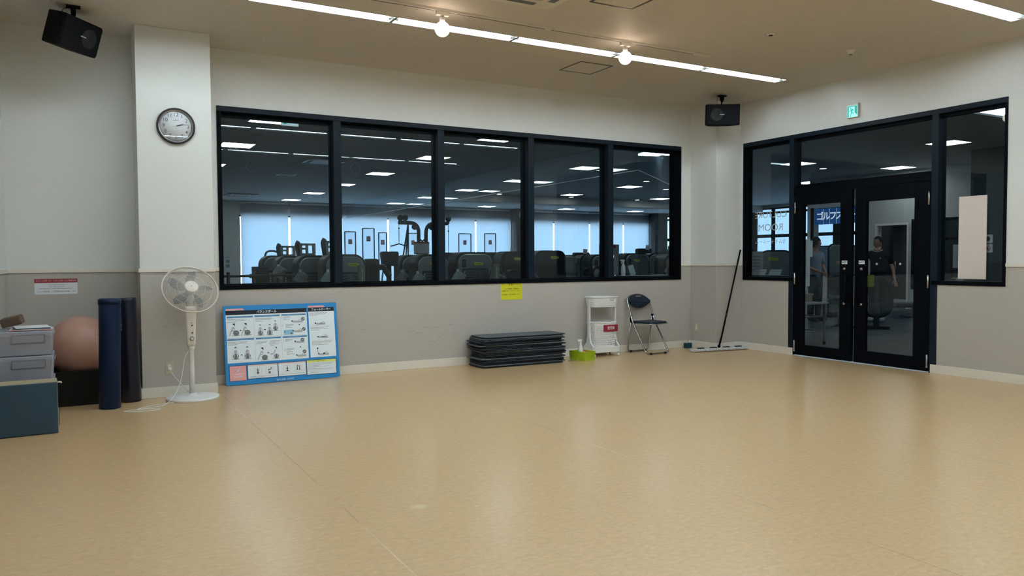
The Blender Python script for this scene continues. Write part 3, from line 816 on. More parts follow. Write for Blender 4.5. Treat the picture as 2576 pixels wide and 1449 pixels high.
# air conditioning cassettes and slim vents of the gym ceiling
for j, (x, y, s, lb) in enumerate(((4.75, 16.9, .48, 'nearer'), (4.71, 26.6, .48, 'farther left'), (18.4, 20.6, .48, 'right'))):
    r = thing('air_conditioner', 'grey square cassette air conditioner in the gym ceiling, the %s one' % lb, 'air conditioner', (x, y, HC), group='gym ceiling cassettes')
    mb = MB(); mb.plate(rrect(-s, s, -s, s, .04, 3), -.03, 0, M['gwall']); mb.build('panel', r)
    mb = MB()
    for k in range(4): mb.box(-.3, .3, .34, .42, -.034, -.03, M['hoodd'], T=Matrix.Rotation(k * PI / 2, 4, 'Z'))
    mb.build('air_outlet', r)
    mb = MB(); mb.box(-.27, .27, -.27, .27, -.032, -.029, M['hoodd']); mb.build('grille', r)

# ------------------------------------------------------------------ wall clock
r = thing('wall_clock', 'round wall clock with dark rim and white dial on the left pillar', 'clock', (.829, PY, 2.596))
T = Matrix.Rotation(R(90), 4, 'X')   # lathe axis z -> -y
RC = .172
mb = MB(); mb.lathe([(.05, 0), (RC - .01, 0), (RC, .006), (RC, .026), (RC - .006, .034), (RC - .018, .036), (RC - .020, .024)], mat('clock_rim', (.030, .026, .034), .3), 64, T=T, cap=False); mb.build('rim', r)
mb = MB(); mb.lathe([(RC - .020, .034), (RC - .028, .031), (RC - .030, .020)], M['steel'], 64, T=T, cap=False); mb.build('inner_ring', r)
mb = MB(); mb.lathe([(RC - .02, .005), (RC - .02, .0185)], M['paper'], 48, T=T); mb.build('dial', r)
mb = MB(); y = -.0195
for h in range(12):
    a = R(30 * (h + 1)); text(mb, str(h + 1), .048, M['pgrey'], None, cx=.108 * math.sin(a), cz=.108 * math.cos(a), y=y, bold=.004)
for k in range(60):
    a = R(6 * k); q = .0022 if k % 5 == 0 else .001
    mb.add([(.138 * math.sin(a) + dx, y, .138 * math.cos(a) + dz) for dx, dz in ((-q, -q), (q, -q), (q, q), (-q, q))], [(0, 1, 2, 3)], M['pgrey'])
mb.quad((-.026, y, .052), (.026, y, .052), (.026, y, .0545), (-.026, y, .0545), M['pgrey'])
mb.quad((-.004, y, .059), (.004, y, .059), (.004, y, .064), (-.004, y, .064), M['pgrey'])
mb.build('numerals', r)
def hand(nm, ang, L, wd, back, y):
    mb = MB(); a = R(ang); d = Vector((math.sin(a), 0, math.cos(a))); n = Vector((d.z, 0, -d.x)) * wd
    ps = [-d * back - n * .6, -d * back + n * .6, d * L + n * .4, d * L - n * .4]
    mb.add([(p.x, y, p.z) for p in ps] + [(p.x, y - .001, p.z) for p in ps], [(0, 1, 2, 3), (4, 5, 6, 7), (0, 1, 5, 4), (1, 2, 6, 5), (2, 3, 7, 6), (3, 0, 4, 7)], M['pblack']); mb.build(nm, r)
hand('hour_hand', 69, .072, .0042, .0, -.0215); hand('minute_hand', 77, .100, .003, .0, -.0235); hand('second_hand', 80, .118, .0009, .038, -.0255)
mb = MB(); mb.lathe([(.006, .019), (.006, .028)], M['white'], 16, T=T); mb.build('hub', r)
mb = MB(); mb.lathe([(RC - .024, .0305), (.001, .0305)], glass('clock_glass', (.97, .97, .97), 1.0), 48, T=T, cap=False); mb.build('cover_glass', r)

# ------------------------------------------------------------------ small signs on walls
def sheet(mb, x0, x1, z0, z1, m, y=0.0, th=.001): mb.box(x0, x1, y - th, y, z0, z1, m)
r = thing('notice_sign', 'white notice with dark red header on the taupe wall above the exercise ball', 'sign', (-.381, BY, .995))
Wd, Hd = .355, .148
mb = MB(); sheet(mb, 0, Wd, 0, Hd, M['paper'], 0, .002); mb.build('panel', r)
mb = MB(); sheet(mb, 0, Wd, Hd - .038, Hd, M['pred'], -.002, .0005)
T = None
text(mb, 'ストレッチポール・バランスボールご利用方法', .019, M['plpink'], T, cx=Wd / 2, cz=Hd - .019, y=-.0030, width=.335)
text(mb, 'ストレッチポール１５分', .0135, M['pblack'], T, cx=Wd / 2, cz=.090, y=-.0026, width=.14, bold=.01)
text(mb, 'バランスボール１５分', .0135, M['pblack'], T, cx=Wd / 2, cz=.071, y=-.0026, width=.125, bold=.01)
sheet(mb, .035, .13, .054, .057, M['pgrey'], -.002, .0006); sheet(mb, .137, .315, .054, .057, M['pgrey'], -.002, .0006)
text(mb, 'ツールご利用の際、ご利用時間の記入をお願いします', .015, M['pblack'], T, cx=Wd / 2, cz=.026, y=-.0026, width=.32, bold=.012)
mb.build('print', r)
r = thing('notice_sign', 'bright yellow notice taped to the wall just under the long window', 'sign', (4.649, BY, .792))
Wd, Hd = .315, .213
mb = MB(); sheet(mb, 0, Wd, 0, Hd, M['yellow'], 0, .0015); mb.build('sheet', r)
mb = MB()
text(mb, 'マット管理について', .032, M['pblack'], None, cx=Wd / 2, cz=.192, y=-.0022, width=.285, bold=.012)
text(mb, 'マット使用前・使用後は', .021, M['pblack'], None, cx=Wd / 2, cz=.138, y=-.0022, width=.215, bold=.014)
text(mb, 'お客様に拭いていただいています。', .018, M['pblack'], None, cx=Wd / 2, cz=.112, y=-.0022, width=.27, bold=.012)
text(mb, '衛生活動にご協力お願いします。', .021, M['pblack'], None, cx=Wd / 2, cz=.064, y=-.0022, width=.27, bold=.014)
mb.build('print', r)

def running_man(mb, m, y, T, s, cx, cz):
    P = lambda pts: mb.add([(cx + a * s, y, cz + b * s) for a, b in pts], [tuple(range(len(pts)))], m, T=T)
    P([(-.10 + .07 * math.cos(t * PI / 6), .36 + .07 * math.sin(t * PI / 6)) for t in range(12)])
    P([(-.04, .26), (.10, .26), (.14, .18), (.10, -.06), (-.02, -.06)])
    P([(-.04, .26), (.02, .22), (-.14, .04), (-.30, .04), (-.30, .09), (-.17, .10)])
    P([(.06, .27), (.14, .27), (.30, .10), (.26, .06), (.10, .20)])
    P([(.10, -.02), (.14, -.16), (.32, -.16), (.32, -.22), (.08, -.22), (.0, -.04)])
    P([(.0, -.02), (.07, -.06), (-.12, -.46), (-.02, -.50), (-.04, -.54), (-.20, -.50)])
r = thing('exit_sign', 'green and white lit running man exit sign above the double doors', 'exit sign', (RX, 6.162, 3.107))
T = Matrix.Rotation(R(-90), 4, 'Z')
s_ = .155 / 2
mb = MB(); mb.box(-s_, s_, -.035, 0, -.085, .085, M['warmw'], T=T); mb.build('housing', r, bevel=.004)
mb = MB(); mb.box(-s_ + .004, s_ - .004, -.037, -.034, -.081, .060, M['exitw'], T=T); mb.build('face', r)
mb = MB()
mb.add([(-s_ + .010, -.038, -.075), (-s_ + .03, -.038, -.075), (-s_ + .03, -.038, .045), (.035, -.038, .045), (.035, -.038, -.03), (s_ - .010, -.038, -.06), (s_ - .010, -.038, .055), (-s_ + .010, -.038, .055)],
       [(0, 1, 2, 7), (2, 3, 6, 7), (3, 4, 5, 6)], M['exitg'], T=T)
running_man(mb, M['exitg'], -.0385, T, .115, -.010, -.012)
mb.build('pictogram', r)

def outlet(loc, rz, label, plug=False):
    r = thing('wall_outlet', label, 'outlet', loc, rz)
    mb = MB(); mb.box(-.035, .035, -.006, 0, -.06, .06, mat('outlet_ivory', (.50, .47, .36), .4)); mb.build('plate', r, bevel=.002)
    mb = MB(); mb.box(-.013, .013, -.009, -.005, -.035, .035, M['warmw'])
    for z in (-.018, .014):
        for x in (-.005, .004): mb.box(x, x + .0015, -.0095, -.0088, z - .004, z + .004, M['pblack'])
    mb.build('socket', r)
    return r
outlet((.727, PY, .278), 0, 'ivory wall outlet low on the left pillar, fan cord plugged in')
outlet((CX0, 8.385, .30), R(-90), 'ivory wall outlet low on the side of the corner pillar')

# ------------------------------------------------------------------ blank board hung on the right sidelight, stickers
r = thing('blank_board', 'plain pinkish white tall board covering part of the right door side glass', 'board', (RX + .048, 4.731, 1.066))
mb = MB(); mb.box(-.010, 0, -.148, .148, 0, .893, M['blank']); mb.build('board', r, bevel=.002)
for z, lb in ((1.495, 'upper'), (1.395, 'lower')):
    r = thing('pictogram_sticker', '%s small white pictogram sticker on the glass beside the blank board' % lb, 'sticker', (GX + .004, 4.585, z), R(-90), group='pictogram stickers')
    mb = MB(); mb.prism(rrect(-.05, .05, -.045, .045, .01), -.0005, .0005, M['plgrey']); mb.build('sheet', r)
    mb = MB()
    if lb == 'upper':
        mb.prism([(-.02, -.025), (.02, -.02), (.025, .01), (.0, .03), (-.015, .01)], -.0012, -.0006, M['pblack'])
    else:
        for k in range(24):
            a, b = 2 * PI * k / 24, 2 * PI * (k + 1) / 24
            mb.add([(.03 * math.cos(a), -.001, .03 * math.sin(a)), (.03 * math.cos(b), -.001, .03 * math.sin(b)), (.024 * math.cos(b), -.001, .024 * math.sin(b)), (.024 * math.cos(a), -.001, .024 * math.sin(a))], [(0, 1, 2, 3)], M['pred'])
        mb.add([(-.018, -.001, .022), (-.022, -.001, .018), (.018, -.001, -.022), (.022, -.001, -.018)], [(0, 1, 2, 3)], M['pred'])
        mb.prism([(-.012, -.016), (.012, -.016), (.008, .014), (-.008, .014)], -.0008, -.0006, M['pgrey'])
    mb.build('pictogram', r)
# papers and film on the door panes
r = thing('hanging_paper', 'white printed sheets hung behind the glass of the left door leaf', 'paper', (RX + .050, 6.895, .93), R(-90))
mb = MB(); mb.box(-.075, .055, 0, .001, 0, .62, M['paper']); mb.build('sheet', r, rot=(0, 0, 0))
mb = MB(); mb.box(-.01, .095, .004, .005, .39, .60, M['paper']); mb.build('sheet', r)
mb = MB()
for k in range(11): mb.box(-.06, .04, -.0006, 0, .05 + k * .028, .054 + k * .028, M['plgrey'])
mb.build('print', r)
r = thing('yellow_sticker', 'dull yellow notice stuck on the glass of the right door leaf', 'sticker', (RX + .027, 5.93, .95), R(-90))
mb = MB(); mb.box(-.05, .05, -.0006, .0004, 0, .145, mat('dull_yellow', (.085, .095, .008), .6)); mb.build('sheet', r)
mb = MB()
for k in (0, 1, 2): mb.box(-.04, .04, -.0012, -.0006, .03 + k * .04, .036 + k * .04, M['pgrey'])
mb.build('print', r)
for y, n in ((5.845, 'left'), (5.542, 'right')):
    o = MB(); o.lathe([(.014, -.001), (.014, .001)], M['plgrey'], 20, T=Matrix.Rotation(R(90), 4, 'Y'))
    o = o.build('collision_dot', loc=(RX + .0175, y, 1.227)); tag(o, 'small pale round dot sticker on the right door glass, the %s one' % n, 'sticker', 'round safety dots on the door glass')

# ------------------------------------------------------------------ information board leaning on the wall
BWd, BHt = 1.215, .835
lean = math.atan2(.115, .82)
r = thing('information_board', 'blue framed exercise instruction board leaning on the wall under the window', 'information board', (1.297, 8.352, .004), rot=(-lean, 0, R(1.2)))
r.rotation_mode = 'XYZ'
mb = MB(); mb.prism(rrect(0, BWd, 0, BHt, .012, 3), 0, .016, M['blue']); mb.build('panel', r, bevel=.002)
mb = MB()
lay = [0]
def q(x0, x1, z0, z1, m, l=1): 
    y = -.0003 * l; mb.quad((x0, y, z0), (x1, y, z0), (x1, y, z1), (x0, y, z1), m)
def disc(cx, cz, rx, rz, m, l=3, n=20, T=None): mb.add([(x, -.0003 * l, z) for x, z in circ(cx, cz, rx, rz, n)], [tuple(range(n))], m)
def poly(pts, m, l=3): mb.add([(x, -.0003 * l, z) for x, z in pts], [tuple(range(len(pts)))], m)
def line(pts, wd, m, l=3):
    for (a, b), (c, d) in zip(pts, pts[1:]):
        L = math.hypot(c - a, d - b) or 1; nx, nz = -(d - b) / L * wd / 2, (c - a) / L * wd / 2
        poly([(a + nx, b + nz), (c + nx, d + nz), (c - nx, d - nz), (a - nx, b - nz)], m, l)
q(.024, .876, .230, .738, M['pwhite']); q(.024, .876, .738, .783, M['pblack']); q(.896, 1.185, .234, .742, M['pwhite']); q(.896, 1.185, .740, .785, M['pblack'])
poly([(.026, .785), (.215, .785), (.200, .804), (.026, .804)], M['ppink'], 1); poly([(.896, .787), (1.085, .787), (1.068, .807), (.896, .807)], M['ppink'], 1)
text(mb, 'バランスボール', .032, M['pwhite'], None, cx=.445, cz=.760, y=-.0012, width=.21, bold=.02)
text(mb, 'フォームローラー', .030, M['pwhite'], None, cx=1.040, cz=.762, y=-.0012, width=.215, bold=.02)
cells = [(.035, .300, .705, .722), (.318, .583, .706, .724), (.602, .866, .708, .724), (.030, .302, .467, .485), (.320, .585, .467, .484), (.603, .868, .466, .484)]
for a, b, c, d in cells: q(a, b, c, d, M['pblue'], 2); q(a + .06, b - .06, c + .007, c + .010, M['plblue'], 3)
for x in (.309, .593): line([(x, .245), (x, .725)], .002, M['plgrey'], 2)
line([(.03, .492), (.87, .492)], .002, M['plgrey'], 2)
def tl(x, z, w_, n, rows=3, dz=.0135):
    for k in range(rows):
        ww = w_ * (1, .93, .45, .8, .3)[k % 5]
        xx = x
        while xx < x + ww:
            g = random.uniform(.010, .026); q(xx, min(xx + g, x + ww), z - k * dz, z - k * dz + .0042, M['ptext'], 2); xx += g + .0022
tl(.038, .688, .20, 0); tl(.322, .686, .175, 0); tl(.62, .695, .08, 0, 4, .011); tl(.64, .610, .09, 0, 4, .011)
tl(.038, .448, .20, 0); tl(.335, .440, .10, 0, 3, .012); tl(.47, .440, .11, 0, 5, .012); tl(.63, .448, .085, 0, 3, .011); tl(.64, .345, .085, 0, 6, .012)
tl(.905, .722, .20, 0); tl(.915, .560, .21, 0); tl(.92, .405, .23, 0, 4, .012)
for x, z in ((.610, .61), (.608, .700), (.610, .45), (.622, .35), (.325, .435), (.462, .432)): text(mb, '1' if x in (.608, .610, .325) else '2', .042, M['plblue'], None, cx=x, cz=z - .012, y=-.0009)
def figure(cx, cz, pose, s=1.0, flip=1):
    f = flip * s
    if pose == 'side':   # kneeling behind a ball
        line([(cx - .028 * f, cz + .025 * s), (cx - .012 * f, cz + .065 * s), (cx + .004 * f, cz + .04 * s)], .012 * s, M['plgrey'], 3)
        line([(cx - .05 * f, cz - .028 * s), (cx - .035 * f, cz + .02 * s), (cx, cz + .028 * s)], .010 * s, M['plgrey'], 3)
        disc(cx - .008 * f, cz + .088 * s, .011 * s, .013 * s, M['pwhite'], 4); poly([(cx - .020 * f, cz + .098 * s), (cx + .006 * f, cz + .104 * s), (cx + .010 * f, cz + .070 * s), (cx + .002 * f, cz + .082 * s)], M['pblack'], 5)
    elif pose == 'sit':
        line([(cx, cz + .020 * s), (cx, cz + .068 * s)], .022 * s, M['plgrey'], 3); line([(cx - .026 * s, cz + .02 * s), (cx - .010 * s, cz + .062 * s), (cx + .012 * s, cz + .062 * s), (cx + .026 * s, cz + .02 * s)], .005 * s, M['plgrey'], 3)
        disc(cx, cz + .086 * s, .010 * s, .012 * s, M['pwhite'], 4); poly([(cx - .012 * s, cz + .088 * s), (cx - .006 * s, cz + .101 * s), (cx + .008 * s, cz + .101 * s), (cx + .013 * s, cz + .086 * s), (cx + .004 * s, cz + .094 * s)], M['pblack'], 5)
def gball(cx, cz, s=1.0, stripes=0):
    disc(cx, cz - .026 * s, .044 * s, .007 * s, M['plgrey'], 2)
    disc(cx, cz, .031 * s, .028 * s, M['pgrey'], 6)
    if stripes:
        for dx in (-.014, .014): line([(cx + dx * s, cz + .022 * s), (cx + dx * 1.5 * s, cz - .02 * s)], .006 * s, M['pwhite'], 7)
    else: line([(cx - .02 * s, cz + .004), (cx, cz + .009), (cx + .02 * s, cz + .004)], .003, M['plgrey'], 7)
def arrow(cx, cz, dn=False):
    if dn: poly([(cx - .008, cz + .004), (cx + .008, cz + .004), (cx, cz - .009)], M['pblack'], 4); q(cx - .004, cx + .004, cz + .003, cz + .009, M['pblack'], 4)
    else: poly([(cx + .001, cz - .008), (cx + .011, cz), (cx + .001, cz + .008)], M['pblack'], 4); q(cx - .009, cx + .002, cz - .004, cz + .004, M['pblack'], 4)
figure(.105, .545, 'side'); gball(.122, .546); arrow(.167, .572); figure(.225, .545, 'side'); gball(.237, .547)
for x, z, k in ((.371, .533, .9), (.469, .533, .9), (.531, .575, .85)): figure(x, z, 'sit', k); gball(x, z, k, 1)
arrow(.418, .568)
def lying(cx, cz, s=1.0, ball=None):
    disc(cx, cz - .012, .06 * s, .006, M['plgrey'], 2); line([(cx - .055 * s, cz - .002), (cx + .05 * s, cz - .002)], .013, M['plgrey'], 3); disc(cx - .062 * s, cz + .002, .008, .008, M['pblack'], 4)
    line([(cx, cz), (cx + .025 * s, cz + .022), (cx + .05 * s, cz)], .006, M['plgrey'], 3)
    if ball: disc(ball[0], ball[1], .021, .020, M['pgrey'], 6); line([(ball[0] - .015, ball[1] - .008), (ball[0] + .012, ball[1] + .006)], .004, M['pwhite'], 7)
lying(.775, .644, 1, (.832, .665)); arrow(.790, .603, True); lying(.775, .538, .9, (.836, .553))
q(.617, .722, .494 + .005, .553, M['plblue'], 3); disc(.628, .533, .008, .008, M['pblue'], 4); disc(.700, .512, .012, .011, M['pgrey'], 4)
figure(.108, .298, 'sit'); gball(.108, .298, 1, 1); arrow(.167, .312); figure(.227, .296, 'sit'); gball(.227, .296, 1, 1)
figure(.385, .275, 'side'); gball(.404, .270); arrow(.443, .318); line([(.465, .300), (.50, .305), (.52, .345)], .012, M['plgrey'], 3); disc(.521, .366, .010, .012, M['pwhite'], 4); poly([(.512, .376), (.533, .374), (.537, .350), (.528, .362)], M['pblack'], 5); gball(.526, .276, .9, 1)
lying(.790, .420, .9, (.815, .436)); arrow(.790, .356, True); lying(.800, .270, .9, (.831, .307))
lying(1.030, .608, 1); q(1.015, 1.055, .604, .612, M['pgrey'], 5); lying(1.050, .458, 1); q(1.025, 1.085, .452, .460, M['pgrey'], 5); line([(1.0, .452), (.995, .412)], .003, M['plgrey'], 3)
lying(1.050, .268, 1); disc(1.048, .272, .011, .009, M['pblack'], 6); line([(.985, .268), (.975, .315)], .008, M['plgrey'], 3); disc(.978, .330, .008, .010, M['pblack'], 5)
line([(.92, .580), (1.16, .580)], .0015, M['plgrey'], 2); line([(.92, .418), (1.17, .418)], .0015, M['plgrey'], 2)
# bottom row
q(.034, .213, .038, .205, M['pnavy'], 1); q(.040, .207, .044, .199, M['ppink'], 2)
poly([(.103, .136), (.145, .136), (.124, .170)], M['pblack'], 3); poly([(.107, .139), (.141, .139), (.124, .167)], M['pwhite'], 4); line([(.124, .146), (.124, .158)], .003, M['pblack'], 5); disc(.124, .1425, .0018, .0018, M['pblack'], 5)
text(mb, 'ツール使用上の', .021, M['pwhite'], None, cx=.124, cz=.113, y=-.0012, width=.135, bold=.01); text(mb, '禁止事項', .022, M['pwhite'], None, cx=.124, cz=.085, y=-.0012, width=.085, bold=.01)
q(.219, .539, .050, .205, M['pnavy'], 1); q(.225, .533, .056, .199, M['pwhite'], 2); q(.225, .533, .186, .199, M['plpink'], 3)
q(.536, .843, .050, .205, M['pnavy'], 1); q(.542, .837, .056, .199, M['pwhite'], 2); q(.542, .837, .186, .199, M['plpink'], 3)
q(.844, 1.182, .042, .208, M['pnavy'], 1); q(.850, 1.176, .048, .203, M['pwhite'], 2); q(.850, 1.176, .180, .203, M['pyel'], 3)
text(mb, '使用上注意事項', .013, M['pblack'], None, cx=1.005, cz=.191, y=-.0014, width=.085, bold=.02)
tl(.862, .166, .30, 0, 5, .0125); tl(.862, .103, .28, 0, 5, .0125)
tl(.24, .074, .27, 0, 1); tl(.24, .064, .15, 0, 1); tl(.55, .074, .27, 0, 1)
def pict(cx, cz, kind):
    t = .0018; s = .036
    for a in (((cx - s, cz - s), (cx + s, cz - s)), ((cx + s, cz - s), (cx + s, cz + s)), ((cx + s, cz + s), (cx - s, cz + s)), ((cx - s, cz + s), (cx - s, cz - s))): line(a, t, M['ppink'], 3)
    if kind < 2: line([(cx - s, cz - s), (cx + s, cz + s)], t * .7, M['ppink'], 3); line([(cx - s, cz + s), (cx + s, cz - s)], t * .7, M['ppink'], 3)
    B = M['pblack']
    if kind == 0: disc(cx, cz - .018, .013, .013, M['pgrey'], 4); line([(cx, cz - .006), (cx, cz + .018)], .008, B, 5); disc(cx, cz + .026, .005, .005, B, 5); line([(cx - .018, cz + .010), (cx, cz + .016), (cx + .018, cz + .010)], .004, B, 5)
    elif kind == 1: disc(cx, cz - .018, .013, .013, M['pgrey'], 4); line([(cx - .016, cz + .006), (cx + .008, cz + .012), (cx + .020, cz + .022)], .007, B, 5); disc(cx + .018, cz + .030, .005, .005, B, 5); line([(cx - .012, cz + .008), (cx - .002, cz + .024)], .004, B, 5)
    elif kind == 2: line([(cx, cz - .020), (cx, cz + .018)], .009, B, 5); disc(cx, cz + .027, .005, .005, B, 5); line([(cx - .016, cz - .002), (cx, cz + .014), (cx + .016, cz - .002)], .004, B, 5); q(cx - .018, cx + .018, cz - .026, cz - .020, B, 5)
    else:
        for sx in (-.013, .013): line([(cx + sx, cz - .02), (cx + sx, cz + .014)], .008, B, 5); disc(cx + sx, cz + .022, .005, .005, B, 5); line([(cx + sx - .01, cz - .026), (cx + sx, cz - .004), (cx + sx + .008, cz - .026)], .004, B, 5)
        line([(cx - .013, cz + .030), (cx + .012, cz + .010)], .004, B, 5)
pict(.325, .130, 0); pict(.446, .126, 1); pict(.635, .132, 2); pict(.756, .133, 3)
text(mb, 'コナミスポーツクラブ', .022, M['pwhite'], None, cx=.608, cz=.020, y=-.0012, width=.185, bold=.022)
mb.build('print', r)

# ------------------------------------------------------------------ stack of exercise mats
N = 19; zt = 0.0
order_lbl = lambda k: 'topmost' if k == N - 1 else ('lowest' if k == 0 else ORD[N - 1 - k] + ' from the top')
for k in range(N):
    th = .0120; L, Wm_ = 1.15 + random.uniform(-.02, .02), .415
    cx = 4.755 + random.uniform(-.050, .050) + (.05 if k in (N - 1, 8) else 0) - (.02 if k in (13, 14) else 0)
    cy = 8.285 + random.uniform(-.018, .018); rz = R(random.uniform(-1.6, 1.6)) - R(1.2)
    pitch = .0196; zb = .001 + k * pitch
    r = tag(None or bpy.data.objects.new('exercise_mat', None), None, None)
    bpy.data.objects.remove(r)
    mb = MB()
    nx, ny = 24, 6; ph = random.uniform(0, 6.3); amp = random.uniform(.0008, .0018); curl = random.uniform(-.0015, .0020)
    top = []; bot = []; rc = .035
    for j in range(ny + 1):
        for i in range(nx + 1):
            u, v = i / nx, j / ny
            x = (u - .5) * L; y = (v - .5) * Wm_
            ex = max(0, abs(x) - (L / 2 - rc)); ey = max(0, abs(y) - (Wm_ / 2 - rc))
            if ex > 0 and ey > 0 and math.hypot(ex, ey) > rc:
                f = rc / math.hypot(ex, ey); x = math.copysign(L / 2 - rc + ex * f, x); y = math.copysign(Wm_ / 2 - rc + ey * f, y)
            z = amp * math.sin(u * 7 + ph) * .6 + curl * (abs(u - .5) * 2) ** 6 + amp
            top.append((x, y, z + th)); bot.append((x, y, z))
    n1 = nx + 1; off = len(top); fs = []; fb = []
    for j in range(ny):
        for i in range(nx):
            a = j * n1 + i; fs.append((a, a + 1, a + n1 + 1, a + n1)); fb.append((off + a, off + a + n1, off + a + n1 + 1, off + a + 1))
    ring = [i for i in range(nx + 1)] + [j * n1 + nx for j in range(1, ny + 1)] + [ny * n1 + i for i in range(nx - 1, -1, -1)] + [j * n1 for j in range(ny - 1, 0, -1)]
    side = [(ring[i], ring[(i + 1) % len(ring)], off + ring[(i + 1) % len(ring)], off + ring[i]) for i in range(len(ring))]
    mb.add(top + bot, fs, M['mat_'], smooth=True)
    o2 = len(mb.v) - len(top) * 2
    k2 = mb._m(M['mat_shade'])  # underside painted near-black, as the shade in the gaps
    for f in fb: mb.f.append([i + o2 for i in f]); mb.mi.append(k2); mb.sm.append(True)
    k3 = mb._m(M['mat_'] if k % 4 == 1 else M['mat_shade'])  # most edges painted dark like the gaps, a few pale as edge highlights
    for f in side: mb.f.append([i + o2 for i in f]); mb.mi.append(k3); mb.sm.append(False)
    o = mb.build('exercise_mat', loc=(cx, cy, zb), rot=(0, 0, rz))
    tag(o, 'thin dark grey exercise mat in the low wall stack, %s' % order_lbl(k), 'exercise mat', 'stacked grey exercise mats')

# ------------------------------------------------------------------ laundry wagon with two white baskets
def perf(mb, fn, nu, nv, skip, m):
    vs = []; fs = []
    for j in range(nv + 1):
        for i in range(nu + 1): vs.append(fn(i / nu, j / nv))
    for j in range(nv):
        for i in range(nu):
            if not skip(i, j): fs.append((j * (nu + 1) + i, j * (nu + 1) + i + 1, (j + 1) * (nu + 1) + i + 1, (j + 1) * (nu + 1) + i))
    mb.add(vs, fs, m)
def basket(parent, w0, w1, d0, d1, z0, z1, holes, nu, nv):
    """tapered basket: bottom w0 x d0 at z0, top w1 x d1 at z1, walls perforated"""
    def sec(u, w_, d_, rr=.05):
        p = rrect(-w_ / 2, w_ / 2, -d_ / 2, d_ / 2, rr, 4)
        # perimeter by length
        P = [Vector((a, b)) for a, b in p] + [Vector(p[0])]
        Ls = [0]
        for a, b in zip(P, P[1:]): Ls.append(Ls[-1] + (b - a).length)
        t = u * Ls[-1]
        for i in range(len(P) - 1):
            if t <= Ls[i + 1] + 1e-9:
                f = (t - Ls[i]) / max(1e-9, Ls[i + 1] - Ls[i]); q_ = P[i].lerp(P[i + 1], f); return q_
        return P[0]
    def fn(u, v):
        w_ = w0 + (w1 - w0) * v; d_ = d0 + (d1 - d0) * v; p = sec(u % 1.0, w_, d_); return (p.x, p.y, z0 + (z1 - z0) * v)
    b = MB(); perf(b, fn, nu, nv, lambda i, j: (i % 2 == 1 and j % 2 == 1 and holes(j)), M['white'])
    n = nu; b.add([fn(i / n, 0) for i in range(n)], [tuple(range(n))], M['white'])
    body = b.build('basket', parent, solid=.0025)
    b = MB(); b.tube([Vector(fn(i / 48, 1)) for i in range(48)], .009, M['white'], 8, closed=True); b.build('rim', body)
    return body
r = thing('laundry_cart', 'white plastic two tier rolling basket cart beside the folding chair', 'cart', (6.105, 8.355, 0), R(-3))
WB, DB = .40, .235
mb = MB()
mb.plate(rrect(-WB / 2 - .02, WB / 2 + .02, -DB / 2, DB / 2, .03), .055, .105, M['white'])
mb.box(-WB / 2 - .02, WB / 2 + .02, -DB / 2, -DB / 2 + .012, .105, .135, M['white'])
mb.build('base', r, bevel=.008)
for sx in (-1, 1):
    mb = MB(); x = sx * (WB / 2 + .004)
    pr = [(-DB / 2, .10), (DB / 2, .10), (DB / 2, .13), (.05, .19), (.024, .28), (.020, .78), (-.026, .78), (-.030, .28), (-.056, .19), (-DB / 2, .14)]
    T = Matrix.Translation((x, 0, 0)) @ Matrix.Rotation(R(90), 4, 'Z')
    mb.prism(pr, -.010, .010, M['white'], T=T); mb.build('side_post', r, bevel=.006)
b1 = basket(r, .345, .375, .185, .205, .115, .455, lambda j: 2 < j < 22, 84, 25)
b2 = basket(r, .375, .425, .195, .225, .665, .795, lambda j: 0 < j < 8, 84, 9)
for (x, y) in ((-.185, -.105), (.195, -.105), (-.185, .085), (.195, .085)):
    mb = MB(); mb.box(x - .008, x + .008, y - .008, y + .008, .04, .056, M['plgrey'])
    T = Matrix.Translation((x, y, .022)) @ Matrix.Rotation(R(90), 4, 'Y'); mb.lathe([(.016, -.014), (.022, -.010), (.022, .010), (.016, .014)], M['white'], 16, T=T); mb.build('caster', r)
mb = MB(); mb.box(-.040, .185, -.114, -.110, .335, .425, M['pred'])
text(mb, '使用後', .05, M['pwhite'], None, cx=.075, cz=.380, y=-.1146, width=.115, bold=.008); s_ = mb.build('red_sign', r); s_['label'] = 'dark red after use sign'
mb = MB(); mb.box(.06, .12, -.117, -.1135, .745, .765, M['plgrey']); mb.build('name_plate', r)

# ------------------------------------------------------------------ folding chair
r = thing('folding_chair', 'black padded folding chair with steel tube frame standing against the wall', 'chair', (6.84, 8.27, 0), R(3))
hw = .205
def side(y0, z0, y1, z1, x): return (x, y0, z0), (x, y1, z1)
front = fillet([(-hw, .20, .70), (-hw, .10, .44), (-hw, -.19, .013), (hw, -.19, .013), (hw, .10, .44), (hw, .20, .70)], .05, 5)
arc = [(hw * math.cos(t), .20 + .015 + .035 * math.sin(t), .70 + .105 * math.sin(t)) for t in [PI * k / 14 for k in range(15)]]
mb = MB(); mb.tube(list(front) + arc[1:-1], .0112, M['chrome'], 10, closed=True); mb.build('front_frame', r)
rear = fillet([(-hw + .015, .135, .50), (-hw + .015, .215, .013), (hw - .015, .215, .013), (hw - .015, .135, .50)], .06, 6)
mb = MB(); mb.tube(rear, .0105, M['chrome'], 10); mb.build('rear_frame', r)
for (x, y) in ((-.13, -.19), (.13, -.19), (-.13, .215), (.13, .215)):
    mb = MB(); mb.tube([(x - .018, y, .0135), (x + .018, y, .0135)], .0135, M['rubber'], 10); mb.build('rubber_foot', r)
mb = MB()
seat = [(-.165, -.19), (-.10, -.215), (.10, -.215), (.165, -.19), (.185, -.02), (.18, .13), (-.18, .13), (-.185, -.02)]
mb.plate([(a, b) for a, b in seat], .420, .448, M['vinyl']); mb.build('seat', r, bevel=.012)
mb = MB(); mb.tube([(a * 1.03, b * 1.03, .418) for a, b in seat], .007, M['chrome'], 8, closed=True); mb.build('seat_rim', r)
